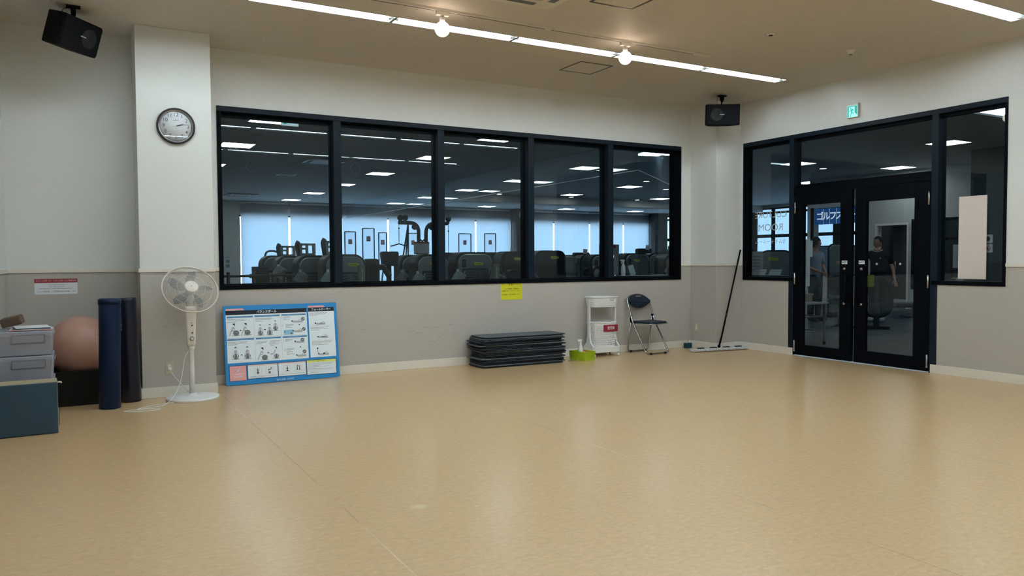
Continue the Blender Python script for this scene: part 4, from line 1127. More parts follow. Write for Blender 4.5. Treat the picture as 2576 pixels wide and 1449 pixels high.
for sx in (-1, 1):
    mb = MB(); mb.box(sx * .197 - .006, sx * .197 + .006, .115, .155, .43, .53, M['black']); mb.build('hinge_bracket', r, bevel=.003)
mb = MB(); nb = 32; pts = []
for j in range(2):
    for k in range(nb):
        a = 2 * PI * k / nb; x = .200 * math.cos(a); z = .712 + (.088 if math.sin(a) > 0 else .098) * math.sin(a) * abs(math.sin(a)) ** .55
        if z > .78 and abs(x) < .06: z -= .018 * (1 - abs(x) / .06) * 0
        yc = .215 - .03 * (abs(x) / .19) ** 2 + (z - .70) * .25
        pts.append((x, yc + (-.014 if j == 0 else .012), z))
mb.add(pts, [tuple(range(nb))[::-1], tuple(range(nb, 2 * nb))] + [(k, (k + 1) % nb, nb + (k + 1) % nb, nb + k) for k in range(nb)], M['vinyl'])
mb.build('backrest', r, bevel=.006)
mb = MB(); mb.prism(rrect(-.045, .045, .772, .788, .007), .203, .252, mat('handle_plastic', (.20, .19, .17), .5)); mb.build('hand_hole', r)

# ------------------------------------------------------------------ lime basket with spray bottle
r = thing('storage_basket', 'small lime green plastic basket on the floor beside the white cart', 'basket', (5.648, 8.155, 0), R(14))
w_, d_, h_ = .20, .27, .113
mb = MB()
mb.box(-w_ / 2 + .008, w_ / 2 - .008, -d_ / 2 + .008, d_ / 2 - .008, 0, .004, M['lime'])
def wallb(ax, s):
    if ax == 'x': return [(-w_ / 2 + .008, s * (d_ / 2 - .008), 0), (w_ / 2 - .008, s * (d_ / 2 - .008), 0), (w_ / 2, s * d_ / 2, h_), (-w_ / 2, s * d_ / 2, h_)]
    return [(s * (w_ / 2 - .008), -d_ / 2 + .008, 0), (s * (w_ / 2 - .008), d_ / 2 - .008, 0), (s * w_ / 2, d_ / 2, h_), (s * w_ / 2, -d_ / 2, h_)]
for ax in 'xy':
    for s in (-1, 1):
        A_ = [Vector(p) for p in wallb(ax, s)]
        perf(mb, lambda u, v: tuple(A_[0].lerp(A_[1], u).lerp(A_[3].lerp(A_[2], u), v)), 3, 15, lambda i, j: i == 1 and j % 2 == 1 and 2 < j < 13 and False, M['lime'])
b_ = mb.build('body', r, solid=.003)
mb = MB()
for k in range(6):
    z = .02 + k * .013; e = .008 * (1 - z / h_)
    mb.tube([(-w_ / 2 + e - .002, -d_ / 2 + e - .002, z), (w_ / 2 - e + .002, -d_ / 2 + e - .002, z), (w_ / 2 - e + .002, d_ / 2 - e + .002, z), (-w_ / 2 + e - .002, d_ / 2 - e + .002, z)], .0022, M['lime'], 6, closed=True)
mb.build('ribs', r)
mb = MB(); mb.tube([(-w_ / 2, -d_ / 2, h_), (w_ / 2, -d_ / 2, h_), (w_ / 2, d_ / 2, h_), (-w_ / 2, d_ / 2, h_)], .005, M['lime'], 8, closed=True); mb.build('rim', r)
def spray(loc, label, rz=0, h=1.0):
    r = thing('spray_bottle', label, 'spray bottle', loc, rz)
    mb = MB(); mb.lathe([(.030, 0), (.034, .006), (.034, .09 * h), (.026, .125 * h), (.013, .150 * h), (.012, .168 * h)], M['white'], 24); mb.build('bottle', r)
    z = .168 * h
    mb = MB(); mb.lathe([(.015, z - .004), (.015, z + .012)], M['white'], 16)
    mb.box(-.050, .022, -.010, .010, z + .012, z + .036, M['white']); mb.build('spray_head', r, bevel=.004)
    mb = MB(); mb.tube([(-.022, 0, z + .014), (-.034, 0, z - .004), (-.032, 0, z - .026)], .005, M['white'], 8); mb.build('trigger', r)
    mb = MB(); mb.tube([(-.050, 0, z + .026), (-.062, 0, z + .026)], .007, M['plgrey'], 10); mb.build('nozzle', r)
    return r
spray((5.635, 8.175, .006), 'white trigger spray bottle standing in the lime green basket', R(10), 1.32)
mb = MB()
for k in range(5):
    mb.sphere((.02 * math.cos(k * 1.9), .035 * math.sin(k * 1.3), .0), .03, M['orange'], 10, 6, sc=(1.1, 1, .6))
o = mb.build('folded_rag', loc=(5.685, 8.13, .095)); tag(o, 'crumpled orange brown rag lying in the lime green basket', 'rag')
mb = MB(); mb.tube([(-.05, 0, .006), (.04, 0, .006)], .0055, mat('pen_green', (.16, .20, .10), .5), 10); mb.tube([(.04, 0, .006), (.055, 0, .006)], [.0055, .001], M['pblack'], 10)
o = mb.build('marker_pen', loc=(5.475, 8.13, 0), rot=(0, 0, R(-12))); tag(o, 'small greenish pen lying on the floor by the mat stack', 'pen')

# ------------------------------------------------------------------ floor mop and small squeegee
r = thing('floor_mop', 'wide grey dust mop with long black handle leaning on the corner pillar', 'mop', (7.86, 7.955, 0), R(-8))
mb = MB(); nn = 60
prof = rrect(-.075, .075, .004, .042, .018, 4)
vs = []; 
for i in range(nn + 1):
    x = -.465 + .93 * i / nn
    e = min(1, min(i, nn - i) / 2.5 + .45)
    for (a, b) in prof: vs.append((x, a * e * random.uniform(.93, 1.05), max(.003, b * random.uniform(.9, 1.08))))
L_ = len(prof); fs = [(i * L_ + k, i * L_ + (k + 1) % L_, (i + 1) * L_ + (k + 1) % L_, (i + 1) * L_ + k) for i in range(nn) for k in range(L_)] + [tuple(range(L_)), tuple(nn * L_ + k for k in range(L_))]
mb.add(vs, fs, M['mop'], smooth=True); mb.build('mop_head', r)
for x in (-.31, -.10, .12, .33):
    mb = MB(); mb.plate(rrect(x - .055, x + .055, -.025, .025, .02), .042, .052, M['black']); mb.build('clip', r, bevel=.002)
mb = MB(); mb.sphere((0, 0, .062), .022, M['black'], 14, 8); mb.tube([(0, 0, .06), (.035, .002, .17)], .014, M['black'], 10); mb.build('swivel_joint', r)
mb = MB(); mb.tube([(.035, .002, .16), (.40, .052, 1.425)], .0115, M['black'], 12); mb.tube([(.131, .015, .49), (.138, .016, .515)], .014, M['hoodd'], 12); mb.build('handle', r)
r = thing('floor_brush', 'small dark teal brush with thin wire handle in the wall corner', 'brush', (7.70, 8.42, 0))
mb = MB(); mb.box(-.052, .052, -.035, .035, 0, .075, M['dteal']); mb.build('brush_block', r, bevel=.006)
mb = MB(); mb.tube([(.0, 0, .07), (.004, 0, .12), (.055, .03, .38), (.06, .035, .50)], .0042, M['steel'], 8); mb.tube([(.06, .035, .50), (.058, .036, .56)], .008, M['plgrey'], 8); mb.build('handle', r)

# ------------------------------------------------------------------ standing fan
r = thing('standing_fan', 'ivory standing fan with tilted round head in front of the left pillar', 'fan', (.905, 7.765, 0))
mb = MB(); mb.lathe([(.235, 0), (.236, .022), (.230, .027), (.10, .031), (.04, .036), (.028, .060)], M['white'], 56); mb.build('base', r)
mb = MB(); mb.lathe([(.026, .05), (.024, .30), (.024, .47), (.031, .475), (.033, .52)], M['white'], 24, T=Matrix.Translation((-.006, 0, 0))); mb.build('pole', r)
cf = Vector((-.116, -.993, 0)).normalized()        # toward the viewer
rt = Vector((.993, -.116, 0)); up = Vector((0, 0, 1))
# control column
def col_T(): return Matrix(((rt.x, -cf.x, 0, 0), (rt.y, -cf.y, 0, 0), (0, 0, 1, 0), (0, 0, 0, 1)))
TC = col_T()
mb = MB(); vs = []; secs = [(.505, .033, .033), (.53, .040, .040), (.62, .041, .040), (.74, .046, .042), (.84, .052, .046), (.88, .050, .05)]
mb2 = []
n = 20
for z, a, b in secs:
    for (x, y) in rrect(-a, a, -b, b, min(a, b) * .55, 4): vs.append((x - .006, y, z))
L_ = len(rrect(-1, 1, -1, 1, .4, 4)); fs = [(i * L_ + k, i * L_ + (k + 1) % L_, (i + 1) * L_ + (k + 1) % L_, (i + 1) * L_ + k) for i in range(len(secs) - 1) for k in range(L_)] + [tuple(range(L_)), tuple((len(secs) - 1) * L_ + k for k in range(L_))]
mb.add(vs, fs, M['warmw'], smooth=True, T=TC); mb.build('control_column', r)
mb = MB(); TK = TC @ Matrix.Translation((.002, -.041, .575)) @ Matrix.Rotation(R(90), 4, 'X')
mb.lathe([(.019, 0), (.019, .004)], M['pblack'], 24, T=TK); mb.lathe([(.015, .004), (.014, .016)], M['white'], 24, T=TK); mb.build('timer_knob', r)
mb = MB()
for (x, z, s) in ((.002, .70, .006), (.010, .704, .004), (.004, .632, .006), (.012, .63, .003)):
    mb.lathe([(s, 0), (s, .002)], M['pblack'], 14, T=TC @ Matrix.Translation((x, -.0435, z)) @ Matrix.Rotation(R(90), 4, 'X'))
mb.box(-.010, .008, -.0455, -.044, .722, .727, M['pgrey'], T=TC); mb.build('indicator', r)
# head: disc axis tilted up and to the viewer's right
ax = (cf * math.cos(R(36)) + (up * .93 + rt * .36).normalized() * math.sin(R(36))).normalized()
hc = Vector((0, 0, 1.040)) - Vector((.004, 0, 0))
xq = ax.cross(up).normalized(); yq = xq.cross(ax).normalized()
TH = Matrix(((xq.x, yq.x, ax.x, hc.x), (xq.y, yq.y, ax.y, hc.y), (xq.z, yq.z, ax.z, hc.z), (0, 0, 0, 1)))
RG = .250
def gring(rad, z, rr, m): return [(rad * math.cos(2 * PI * k / 64), rad * math.sin(2 * PI * k / 64), z) for k in range(64)]
mb = MB(); mb.tube(gring(RG, 0, 0, 0), .0055, M['warmw'], 8, closed=True, T=TH); mb.tube(gring(RG - .004, -.012, 0, 0), .005, M['warmw'], 8, closed=True, T=TH); mb.build('guard_ring', r)
def wires(z_mid, r_in, name, cnt):
    mb = MB()
    for k in range(cnt):
        a = 2 * PI * k / cnt; c_, s_ = math.cos(a), math.sin(a)
        pts = [(RG * c_, RG * s_, 0), (RG * .95 * c_, RG * .95 * s_, z_mid * .55), (RG * .75 * c_, RG * .75 * s_, z_mid * .85), (r_in * c_, r_in * s_, z_mid)]
        mb.tube(pts, .0010, M['warmw'], 4, caps=False, T=TH)
    for rad, z in ((RG * .78, z_mid * .84), (RG * .5, z_mid * .93)): mb.tube(gring(rad, z, 0, 0), .0013, M['warmw'], 4, closed=True, T=TH)
    return mb.build(name, r)
wires(.045, .058, 'front_guard', 96); wires(-.075, .07, 'rear_guard', 72)
mb = MB(); mb.lathe([(.062, .038), (.062, .050), (.055, .056), (.0, .058)], M['warmw'], 40, T=TH, cap=False); mb.box(-.003, .003, -.006, .006, .0565, .059, M['pgrey'], T=TH); mb.build('guard_cap', r)
mb = MB(); mb.lathe([(.035, -.05), (.038, -.01), (.03, .02)], M['plgrey'], 24, T=TH); mb.build('blade_hub', r)
for k in range(5):
    mb = MB(); vs = []; fs = []; nr, nc = 8, 6
    a0 = 2 * PI * k / 5 + .35
    for i in range(nr + 1):
        t = i / nr; rad = .035 + .175 * t; w_ = .42 * (math.sin(PI * min(1, t * .75 + .22)) ** .6) * (1 - .25 * t)
        for j in range(nc + 1):
            u = j / nc - .5; aa = a0 + u * 2 * w_ * .85 + t * .25; vs.append((rad * math.cos(aa), rad * math.sin(aa), -.012 + u * .045 * (1 - .3 * t)))
    for i in range(nr):
        for j in range(nc): a = i * (nc + 1) + j; fs.append((a, a + 1, a + nc + 2, a + nc + 1))
    mb.add(vs, fs, M['blade'], smooth=True, T=TH); mb.build('fan_blade', r)
mb = MB(); mb.lathe([(.03, -.19), (.055, -.18), (.065, -.12), (.065, -.085), (.05, -.075)], M['warmw'], 28, T=TH); mb.build('motor_housing', r)
mb = MB(); pb = TH @ Vector((0, 0, -.13)); mb.tube([(-.006, 0, .86), tuple((Vector((-.006, 0, .9)) + pb) / 2), tuple(pb)], .030, M['warmw'], 14); mb.build('neck', r)
# cord: column bottom -> socket, and the loose coil on the floor
r2 = r
mb = MB()
L0 = Vector((.905, 7.765, 0))
def C(*p): return [Vector(q_) - L0 for q_ in p]
mb.tube(bez(*C((.727, 7.985, .27), (.74, 7.93, .22), (.84, 7.90, .10), (.895, 7.80, .035)), 14), .003, M['white'], 6)
mb.tube(bez(*C((.885, 7.765, .46), (.82, 7.76, .42), (.83, 7.75, .30), (.80, 7.72, .20)), 12) + bez(*C((.80, 7.72, .20), (.76, 7.66, .08), (.70, 7.60, .01), (.62, 7.50, .006)), 10)[1:] +
        bez(*C((.62, 7.50, .006), (.45, 7.40, .004), (.22, 7.44, .004), (.33, 7.36, .004)), 12)[1:] + bez(*C((.33, 7.36, .004), (.42, 7.30, .004), (.56, 7.30, .004), (.59, 7.36, .004)), 10)[1:] +
        bez(*C((.59, 7.36, .004), (.60, 7.42, .004), (.45, 7.40, .004), (.40, 7.42, .004)), 10)[1:] + bez(*C((.40, 7.42, .004), (.45, 7.55, .004), (.60, 7.60, .004), (.74, 7.62, .006)), 10)[1:], .0032, M['white'], 6)
mb.build('power_cord', r)
mb = MB(); mb.box(-.016, .016, -.03, .0, -.012, .012, M['white'], T=Matrix.Translation(Vector((.727, 7.995, .275)) - L0)); mb.build('plug', r, bevel=.003)

# ------------------------------------------------------------------ blue foam rolls, black pole
def roll(loc, rot, rad, h, m, label, cap=True, txt=False):
    r = thing('foam_roll', label, 'foam roll', loc, rot=rot)
    mb = MB(); mb.lathe([(rad - .004, 0), (rad, .004), (rad, h - .03), (rad, h - .006), (rad - .008, h)], m, 48); mb.build('roll', r)
    if cap:
        mb = MB(); mb.lathe([(rad + .005, h - .045), (rad + .005, h - .004), (rad - .01, h + .006)], m, 48, cap=True); mb.build('cover_cap', r)
    if txt:
        mb = MB(); T = Matrix.Rotation(R(-38), 4, 'Z') @ Matrix.Translation((0, -rad - .0008, h * .80)) @ Matrix.Rotation(R(-90), 4, 'Y')
        text(mb, 'STRETCH POLE', .028, M['gold'], T, width=.22); mb.build('gold_print', r)
    return r
roll((.205, 7.655, 0), (R(-.3), R(1.0), 0), .088, .972, M['navy'], 'matte navy foam roll with cap, standing in front, left of the two')
roll((.388, 7.925, 0.004), (R(-2.2), R(-1.4), 0), .088, .965, M['navyg'], 'glossy dark navy foam roll with gold print, leaning beside the pillar', False, True)
r = thing('black_pole', 'thin black pole filling the dark gap in the corner behind the navy rolls', 'foam pole', (.415, 8.28, .002), rot=(R(-2.5), R(-1), 0))
mb = MB(); mb.lathe([(.055, 0), (.058, .004), (.058, .85), (.05, .86)], M['rubber'], 28); mb.build('pole', r)  # added to fill the dark gap between roll and pillar
mb = MB(); mb.lathe([(.030, .861), (.028, .868)], M['hoodd'], 20); mb.build('end_cap', r)

# ------------------------------------------------------------------ ball on black foam stand
r = thing('ball_stand', 'low black foam block stand under the salmon exercise ball', 'ball stand', (-.03, 8.17, 0))
mb = MB(); bx0, bx1, by0, by1 = -.27, .305, -.24, .30
for q_ in ((bx0, bx1, by0, by0 + .05), (bx0, bx1, by1 - .05, by1), (bx0, bx0 + .05, by0 + .05, by1 - .05), (bx1 - .05, bx1, by0 + .05, by1 - .05)): mb.box(q_[0], q_[1], q_[2], q_[3], 0, .315, M['rubber'])
mb.build('foam_walls', r, bevel=.006)
mb = MB(); mb.box(bx0 + .05, bx1 - .05, by0 + .05, by1 - .05, 0, .225, M['rubber']); mb.build('foam_base', r)
r = thing('exercise_ball', 'large salmon pink exercise ball resting on a black foam stand', 'exercise ball', (-.005, 8.20, .514))
mb = MB(); mb.sphere((0, 0, 0), .288, M['ball'], 64, 40, sc=(1, 1, .985)); mb.build('ball', r)
mb = MB(); T = Matrix.Rotation(R(62), 4, 'X') @ Matrix.Rotation(R(25), 4, 'Y')
mb.lathe([(.011, .285), (.009, .289), (.001, .290)], M['ball'], 14, T=T); mb.build('valve_plug', r)

# ------------------------------------------------------------------ grey stacking bins with folders and foam block
x0, x1, y0, y1 = -.585, -.205, 7.17, 7.62
for k in range(3):
    zb = (.345, .545, .7475)[k] - .19; zt = zb + .195
    zb = [.155 + 0.0, .355, .555][k]; zt = zb + .200
    r = thing('storage_bin', 'grey plastic bin with label panel, %s of the pile at far left' % ('lowest', 'middle', 'topmost')[k], 'storage bin', ((x0 + x1) / 2, (y0 + y1) / 2, zb), group='stacked grey bins')
    a, b = (x1 - x0) / 2, (y1 - y0) / 2; h = zt - zb - .003
    mb = MB()
    vs = [(-a + .012, -b + .022, .0), (a - .012, -b + .022, .0), (a - .012, b - .012, .0), (-a + .012, b - .012, .0), (-a, -b, h - .035), (a, -b, h - .035), (a, b, h - .035), (-a, b, h - .035), (-a, -b, h), (a, -b, h), (a, b, h), (-a, b, h)]
    mb.add(vs, [(0, 1, 2, 3), (0, 1, 5, 4), (1, 2, 6, 5), (2, 3, 7, 6), (3, 0, 4, 7), (4, 5, 9, 8), (5, 6, 10, 9), (6, 7, 11, 10), (7, 4, 8, 11), (8, 9, 10, 11)], M['bin'])
    mb.build('bin_body', r, bevel=.008)
    mb = MB(); fy = -b + .004
    for q_ in ((-a + .10, a - .05, h - .030, h - .027), (-a + .10, a - .05, h - .092, h - .089), (-a + .10, -a + .103, h - .09, h - .03), (a - .053, a - .05, h - .09, h - .03)): mb.box(q_[0], q_[1], fy - .010, fy + .02, q_[2], q_[3], M['bind'])
    mb.build('label_frame', r)
    mb = MB(); mb.box(a - .004, a + .010, -b + .10, b - .10, h - .05, h - .03, M['bind']); mb.build('side_handle', r, bevel=.003)
# something low under the bins: fourth bin hidden behind the folded mat
r = thing('storage_bin', 'grey plastic bin mostly hidden behind the teal folding mat', 'storage bin', ((x0 + x1) / 2, (y0 + y1) / 2, 0), group='stacked grey bins')
mb = MB(); mb.box(-.18, .18, -.2, .21, 0, .153, M['bin']); mb.build('bin_body', r, bevel=.008)
mb = MB(); mb.box(-.12, .12, -.205, -.199, .06, .12, M['bind']); mb.build('label_frame', r)
r = thing('paper_folder', 'loose white and red paper folders lying on the topmost grey bin', 'folders', (-.355, 7.35, .756), R(4))
cols = ['ppink', 'paper', 'pnavy', 'paper']
for k in range(4):
    mb = MB(); T = Matrix.Rotation(R((-3, 2, -1, 4)[k]), 4, 'Z'); mb.box(-.150 + .01 * k, .150 - .01 * k, -.155, .13, .0005 + k * .0062, .0045 + k * .0062, M[cols[k]], T=T); mb.build('folder', r)
r = thing('foam_block', 'small brown foam yoga block lying tilted behind the folders', 'yoga block', (-.500, 7.585, .775), rot=(R(6), R(-14), R(-12)))
mb = MB(); mb.box(-.068, .085, -.05, .05, 0, .075, M['brown']); mb.build('block', r, bevel=.012)

# ------------------------------------------------------------------ teal folded mat panel
r = thing('folded_gym_mat', 'teal folded gym mat with beige edges standing at the far left', 'folded mat', (-.366, 6.73, .0), R(2.5))
mb = MB(); mb.box(-.222, .195, 0, .018, .004, .390, M['teal']); mb.build('front_cover', r, bevel=.006)
mb = MB(); mb.box(-.224, .197, .018, .20, .0, .398, M['beige']); mb.build('canvas_side', r, bevel=.008)
mb = MB(); mb.box(-.222, .195, .20, .215, .004, .390, M['teal']); mb.build('back_cover', r, bevel=.006)
mb = MB(); mb.tube(bez((.197, .03, .385), (.215, .02, .39), (.225, .03, .385), (.222, .04, .378), 6), .005, M['white'], 8); mb.build('pull_cord', r)
mb = MB(); mb.tube([(.200, .03, .36), (.204, .05, .2), (.202, .04, .05)], .002, M['rubber'], 6); mb.build('zip', r)

# ------------------------------------------------------------------ gym machines behind the glass
def hood_machine(x, y, w_, h, label, rz=0.0, badge=None, poster=False, stack=True, back=None, dep=.34, dark=False, panel=True):
    """weight-stack tower: arched dark rim, grey shell, badge, weight window"""
    r = thing('weight_machine', label, 'gym machine', (x, y, 0), rz, 'arched weight machines in the gym')
    rr = min(.17, w_ * .3)
    mb = MB(); mb.prism(rrect(-w_ / 2, w_ / 2, .06, h, rr, 8, (0, 0, 1, 1)), .03, dep, M['hoodd']); mb.build('rear_shroud', r, bevel=.012)
    mb = MB(); t = .045
    inner = rrect(-w_ / 2 + t, w_ / 2 - t, .10, h - t, rr - .03, 8, (0, 0, 1, 1))
    mb.prism(inner, -.01, .04, M['hoodd'] if dark else M['hood']); mb.build('front_shell', r, bevel=.014)
    if not dark:
        e_ = [(x_, -.014, z_) for x_, z_ in inner][11 - 9:] ; mb = MB(); mb.tube(e_, .010, mat('shell_edge_highlight', (.42, .48, .50), .25, .3), 6); mb.build('shell_edge_highlight', r)  # silver edge that also paints the highlight along the shell rim
    mb = MB(); mb.box(-w_ / 2 - .01, w_ / 2 + .01, -.06, dep + .03, 0, .07, M['hoodd']); mb.build('base', r, bevel=.01)
    if badge is not None:
        mb = MB(); bx, bz = badge
        mb.prism([(bx - .085, bz + .012), (bx - .075, bz + .026), (bx + .03, bz + .026), (bx + .035, bz + .020), (bx + .085, bz + .020), (bx + .09, bz - .004), (bx + .075, bz - .024), (bx - .06, bz - .026), (bx - .08, bz - .008)], -.016, -.009, M['badge'])
        for k in range(8): mb.box(bx - .06 + k * .016, bx - .05 + k * .016, -.018, -.0155, bz - .008 + (k % 2) * .003, bz + .007, mat('badge_script', (.12, .10, .01), .5))
        mb.build('badge', r)
    if stack:
        z1 = h - .27; a = w_ / 2 - .11
        mb = MB(); mb.box(-a, a, -.022, -.008, .25, z1, M['hoodd']); mb.build('weight_window', r)
        mb = MB()
        for k in range(5):
            z = z1 - .045 - k * .045; mb.box(-a + .02, a - .03 * (1 + k % 2), -.0245, -.0215, z, z + .003, M['plgrey'])
            mb.box(-a + .02, -a + .045, -.0245, -.0215, z - .03, z - .008, M['plgrey'])
            for q_ in range(3): mb.box(a * .2 + q_ * .035, a * .2 + .012 + q_ * .035, -.0245, -.0215, z - .028, z - .012, M['ptext'])
        mb.build('weight_labels', r)
    if poster:
        mb = MB(); mb.box(-w_ / 2 + .09, -w_ / 2 + .19, -.016, -.009, h - .27, h - .11, M['plgrey'])
        mb.box(-w_ / 2 + .097, -w_ / 2 + .183, -.018, -.0155, h - .262, h - .118, M['hoodd']); mb.build('guide_card', r)
    if back:
        bx, hb = back
        mb = MB(); mb.tube(fillet([(bx, dep + .12, .8), (bx + .06, dep + .12, 1.15), (bx - .01, dep + .10, hb - .05), (bx + .015, dep + .08, hb)], .12, 5), [.035] * 0 or .034, M['hoodd'], 10); mb.build('lever_arm', r)
        # slotted back plate
        x0, x1, z0, z1 = bx + .03, bx + .30, h - .06, hb - .03
        mb = MB(); xs_ = [x0, x0 + .05, x0 + .11, x0 + .15, x0 + .22, x1]; zs = [z0, z0 + (z1 - z0) * .38, z0 + (z1 - z0) * .60, z0 + (z1 - z0) * .72, z1 - .035, z1]
        for i in range(5):
            for j in range(5):
                if (i, j) in ((1, 1), (1, 3), (3, 1), (3, 2), (3, 3)): continue
                mb.box(xs_[i], xs_[i + 1], dep + .10, dep + .13, zs[j], zs[j + 1], M['hood'])
        mb.box(x0 + .1, x0 + .15, dep + .10, dep + .13, .5, z0, M['hoodd'])
        mb.build('back_plate', r)
        mb = MB(); mb.tube([(bx + .02, dep + .11, hb - .035), (bx + .09, dep + .11, hb - .045)], .012, M['hoodd'], 8); mb.build('grip', r)
    return r
ml = 'grey arched weight machine '
hood_machine(3.205, 14.4, .62, 1.405, ml + 'farthest back in the left row', stack=True)
hood_machine(3.225, 13.3, .62, 1.39, ml + 'with slotted back plate, third from the window in the left row', back=(-.18, 1.60))
hood_machine(3.295, 12.2, .62, 1.39, ml + 'with slotted back plate, second from the window in the left row', back=(-.19, 1.62))
hood_machine(3.485, 11.3, .65, 1.400, ml + 'nearest the window in the left row, yellow badge', badge=(.13, 1.24), back=(-.20, 1.64))
hood_machine(5.225, 12.7, .61, 1.400, ml + 'just behind the one holding the red headed notice', badge=(.1, 1.24))
hood_machine(5.065, 11.6, .61, 1.400, ml + 'with the red headed notice on top', badge=(.02, 1.25))
hood_machine(5.76, 11.45, .70, 1.435, ml + 'with guide card, middle of the third window pane', badge=(.06, 1.24), poster=True)
hood_machine(7.51, 13.1, .69, 1.468, ml + 'with dark front at the right of the third pane', badge=(.02, 1.32), dark=True, stack=False)
hood_machine(7.72, 12.15, .70, 1.475, ml + 'widest and dark fronted, left of the fourth pane', badge=(.06, 1.34), dark=True, stack=False)
hood_machine(9.96, 15.0, .60, 1.41, ml + 'narrow looking in the gap right of the widest one', stack=False)
hood_machine(11.34, 16.0, .60, 1.42, ml + 'far back in the fourth pane', badge=(.05, 1.26), stack=False)
hood_machine(9.91, 13.5, .66, 1.41, ml + 'behind the white floor notice, partly hidden by the mullion', badge=(.16, 1.25), poster=True)
hood_machine(11.25, 14.0, .74, 1.44, ml + 'with guide card, left in the fifth pane', badge=(-.02, 1.27), poster=True, stack=False)
hood_machine(13.12, 15.5, .60, 1.45, ml + 'far back in the fifth pane', badge=(-.02, 1.27), stack=False)
hood_machine(14.5, 11.12, .40, 1.62, ml + 'seen through the left door glass behind the chair', R(-52), stack=False, dep=.24)
hood_machine(10.66, 12.0, .60, 1.40, ml + 'cut by the right frame of the fifth pane')
hood_machine(11.15, 9.86, .62, 1.455, ml + 'seen through the glass lettered sidelight', R(-49), badge=(-.05, 1.29), stack=False, dep=.24)
# loop handle on the farthest machine
r = thing('seat_hoop', 'grey tubular hoop handle standing by the farthest left machine', 'machine handle', (3.19, 15.05, 0))
mb = MB(); mb.tube(fillet([(-.15, 0, 0), (-.13, 0, 1.3), (-.08, 0, 1.50), (.14, 0, 1.49), (.16, 0, 0)], .08, 6), .02, M['hood'], 8); mb.build('hoop', r)
mb = MB(); mb.box(-.2, .2, -.12, .12, 0, .05, M['hoodd']); mb.build('foot', r)

def cleaning_cloth(x, y, ztop, s, label, rz=.6):
    r = thing('cleaning_cloth', label, 'cloth', (x, y, ztop), group='grey cleaning cloths hung on the machines')
    mb = MB(); n = 8; vs = []
    for j in range(n + 1):
        for i in range(n + 1):
            u, v = (i / n - .12) * s, -(j / n - .12) * s * 1.05
            xx = u * math.cos(rz) + v * math.sin(rz); zz = -u * math.sin(rz) * .9 + v * math.cos(rz)
            vs.append((xx, .012 * math.sin(u / s * 7 + j * .5), zz))
    fs = [(j * (n + 1) + i, j * (n + 1) + i + 1, (j + 1) * (n + 1) + i + 1, (j + 1) * (n + 1) + i) for j in range(n) for i in range(n)]
    mb.add(vs, fs, M['cloth'], smooth=True); mb.build('cloth', r, solid=.004)
    mb = MB(); mb.box(-.02, .02, -.006, .004, -.005, .035, M['paper']); mb.build('hook_tag', r)
for (x, y, z, s, lb) in ((2.88, 14.34, 1.14, .19, 'lowest at far left of the first pane'), (2.93, 13.24, 1.21, .19, 'highest, second from left in the first pane'),
                         (3.02, 12.14, 1.13, .18, 'third from left in the first pane'), (3.20, 11.22, 1.14, .19, 'rightmost of the first pane'),
                         (4.91, 12.62, 1.10, .17, 'left of the notice machine'), (4.76, 11.54, 1.09, .17, 'in front of the notice machine'),
                         (5.41, 11.39, 1.12, .20, 'left edge of the machine with guide card'), (9.60, 13.42, 1.12, .20, 'beside the white floor notice'),
                         (10.38, 11.93, 1.16, .17, 'far right in the fifth pane')):
    cleaning_cloth(x, y, z, s, 'grey cleaning cloth hung on a machine, ' + lb)

def pad_post(x, y, h, label, w_=.085):
    r = thing('pad_post', label, 'post', (x, y, 0))
    mb = MB(); mb.prism(rrect(-w_ / 2, w_ / 2, .05, h, .015, 3), -w_ / 2, w_ / 2, M['olive']); mb.build('post', r, bevel=.006)
    mb = MB(); mb.box(-.15, .15, -.15, .15, 0, .05, M['hoodd']); mb.build('foot', r)
    mb = MB(); mb.box(-.005, .005, -w_ / 2 - .004, -w_ / 2, .1, h - .05, M['plgrey']); mb.build('strip', r)
pad_post(3.475, 10.5, 1.24, 'olive square post in the second pane near the window')
pad_post(5.635, 10.5, 1.24, 'olive square post in the third pane near the window', .095)

def bike(x, y, label, hs=1.45, w_=.31, rz=0, dark='hoodd'):
    r = thing('exercise_bike', label, 'exercise bike', (x, y, 0), rz, 'exercise bikes and seats in the gym')
    mb = MB(); mb.prism([(-w_ * .42, hs - .25), (w_ * .42, hs - .25), (w_ * .5, hs - .03), (w_ * .44, hs), (-w_ * .44, hs), (-w_ * .5, hs - .03)], -.05, .05, M[dark]); mb.build('seat_back', r, bevel=.02)
    mb = MB(); mb.tube([(0, .02, .1), (0, .02, hs - .2)], .04, M['hoodd'], 10); mb.build('column', r)
    mb = MB(); mb.box(-w_ * .45, w_ * .45, -.35, .0, .70, .80, M['vinyl']); mb.build('seat', r, bevel=.02)
    mb = MB(); mb.box(-.05, .05, -.33, .3, .08, .16, M['hoodd']); mb.build('frame', r, bevel=.01)
    for yy in (-.30, .26):
        mb = MB(); mb.box(-.13, .13, yy - .04, yy + .04, 0, .08, M['hoodd']); mb.build('foot', r, bevel=.01)
    for sx in (-1, 1):
        mb = MB(); mb.tube(fillet([(sx * .05, -.05, .9), (sx * (w_ * .5 + .03), -.12, .95), (sx * (w_ * .5 + .03), -.2, 1.15)], .05, 4), .014, M['plgrey'], 8); mb.build('handle', r)
bike(4.64, 12.5, 'dark recumbent exercise seat in the middle of the second pane', 1.455)
bike(7.43, 14.0, 'dark exercise seat behind the third pane guide card machine', 1.46)
bike(7.08, 15.4, 'dark exercise seat just right of the second mullion, farther back', 1.47)
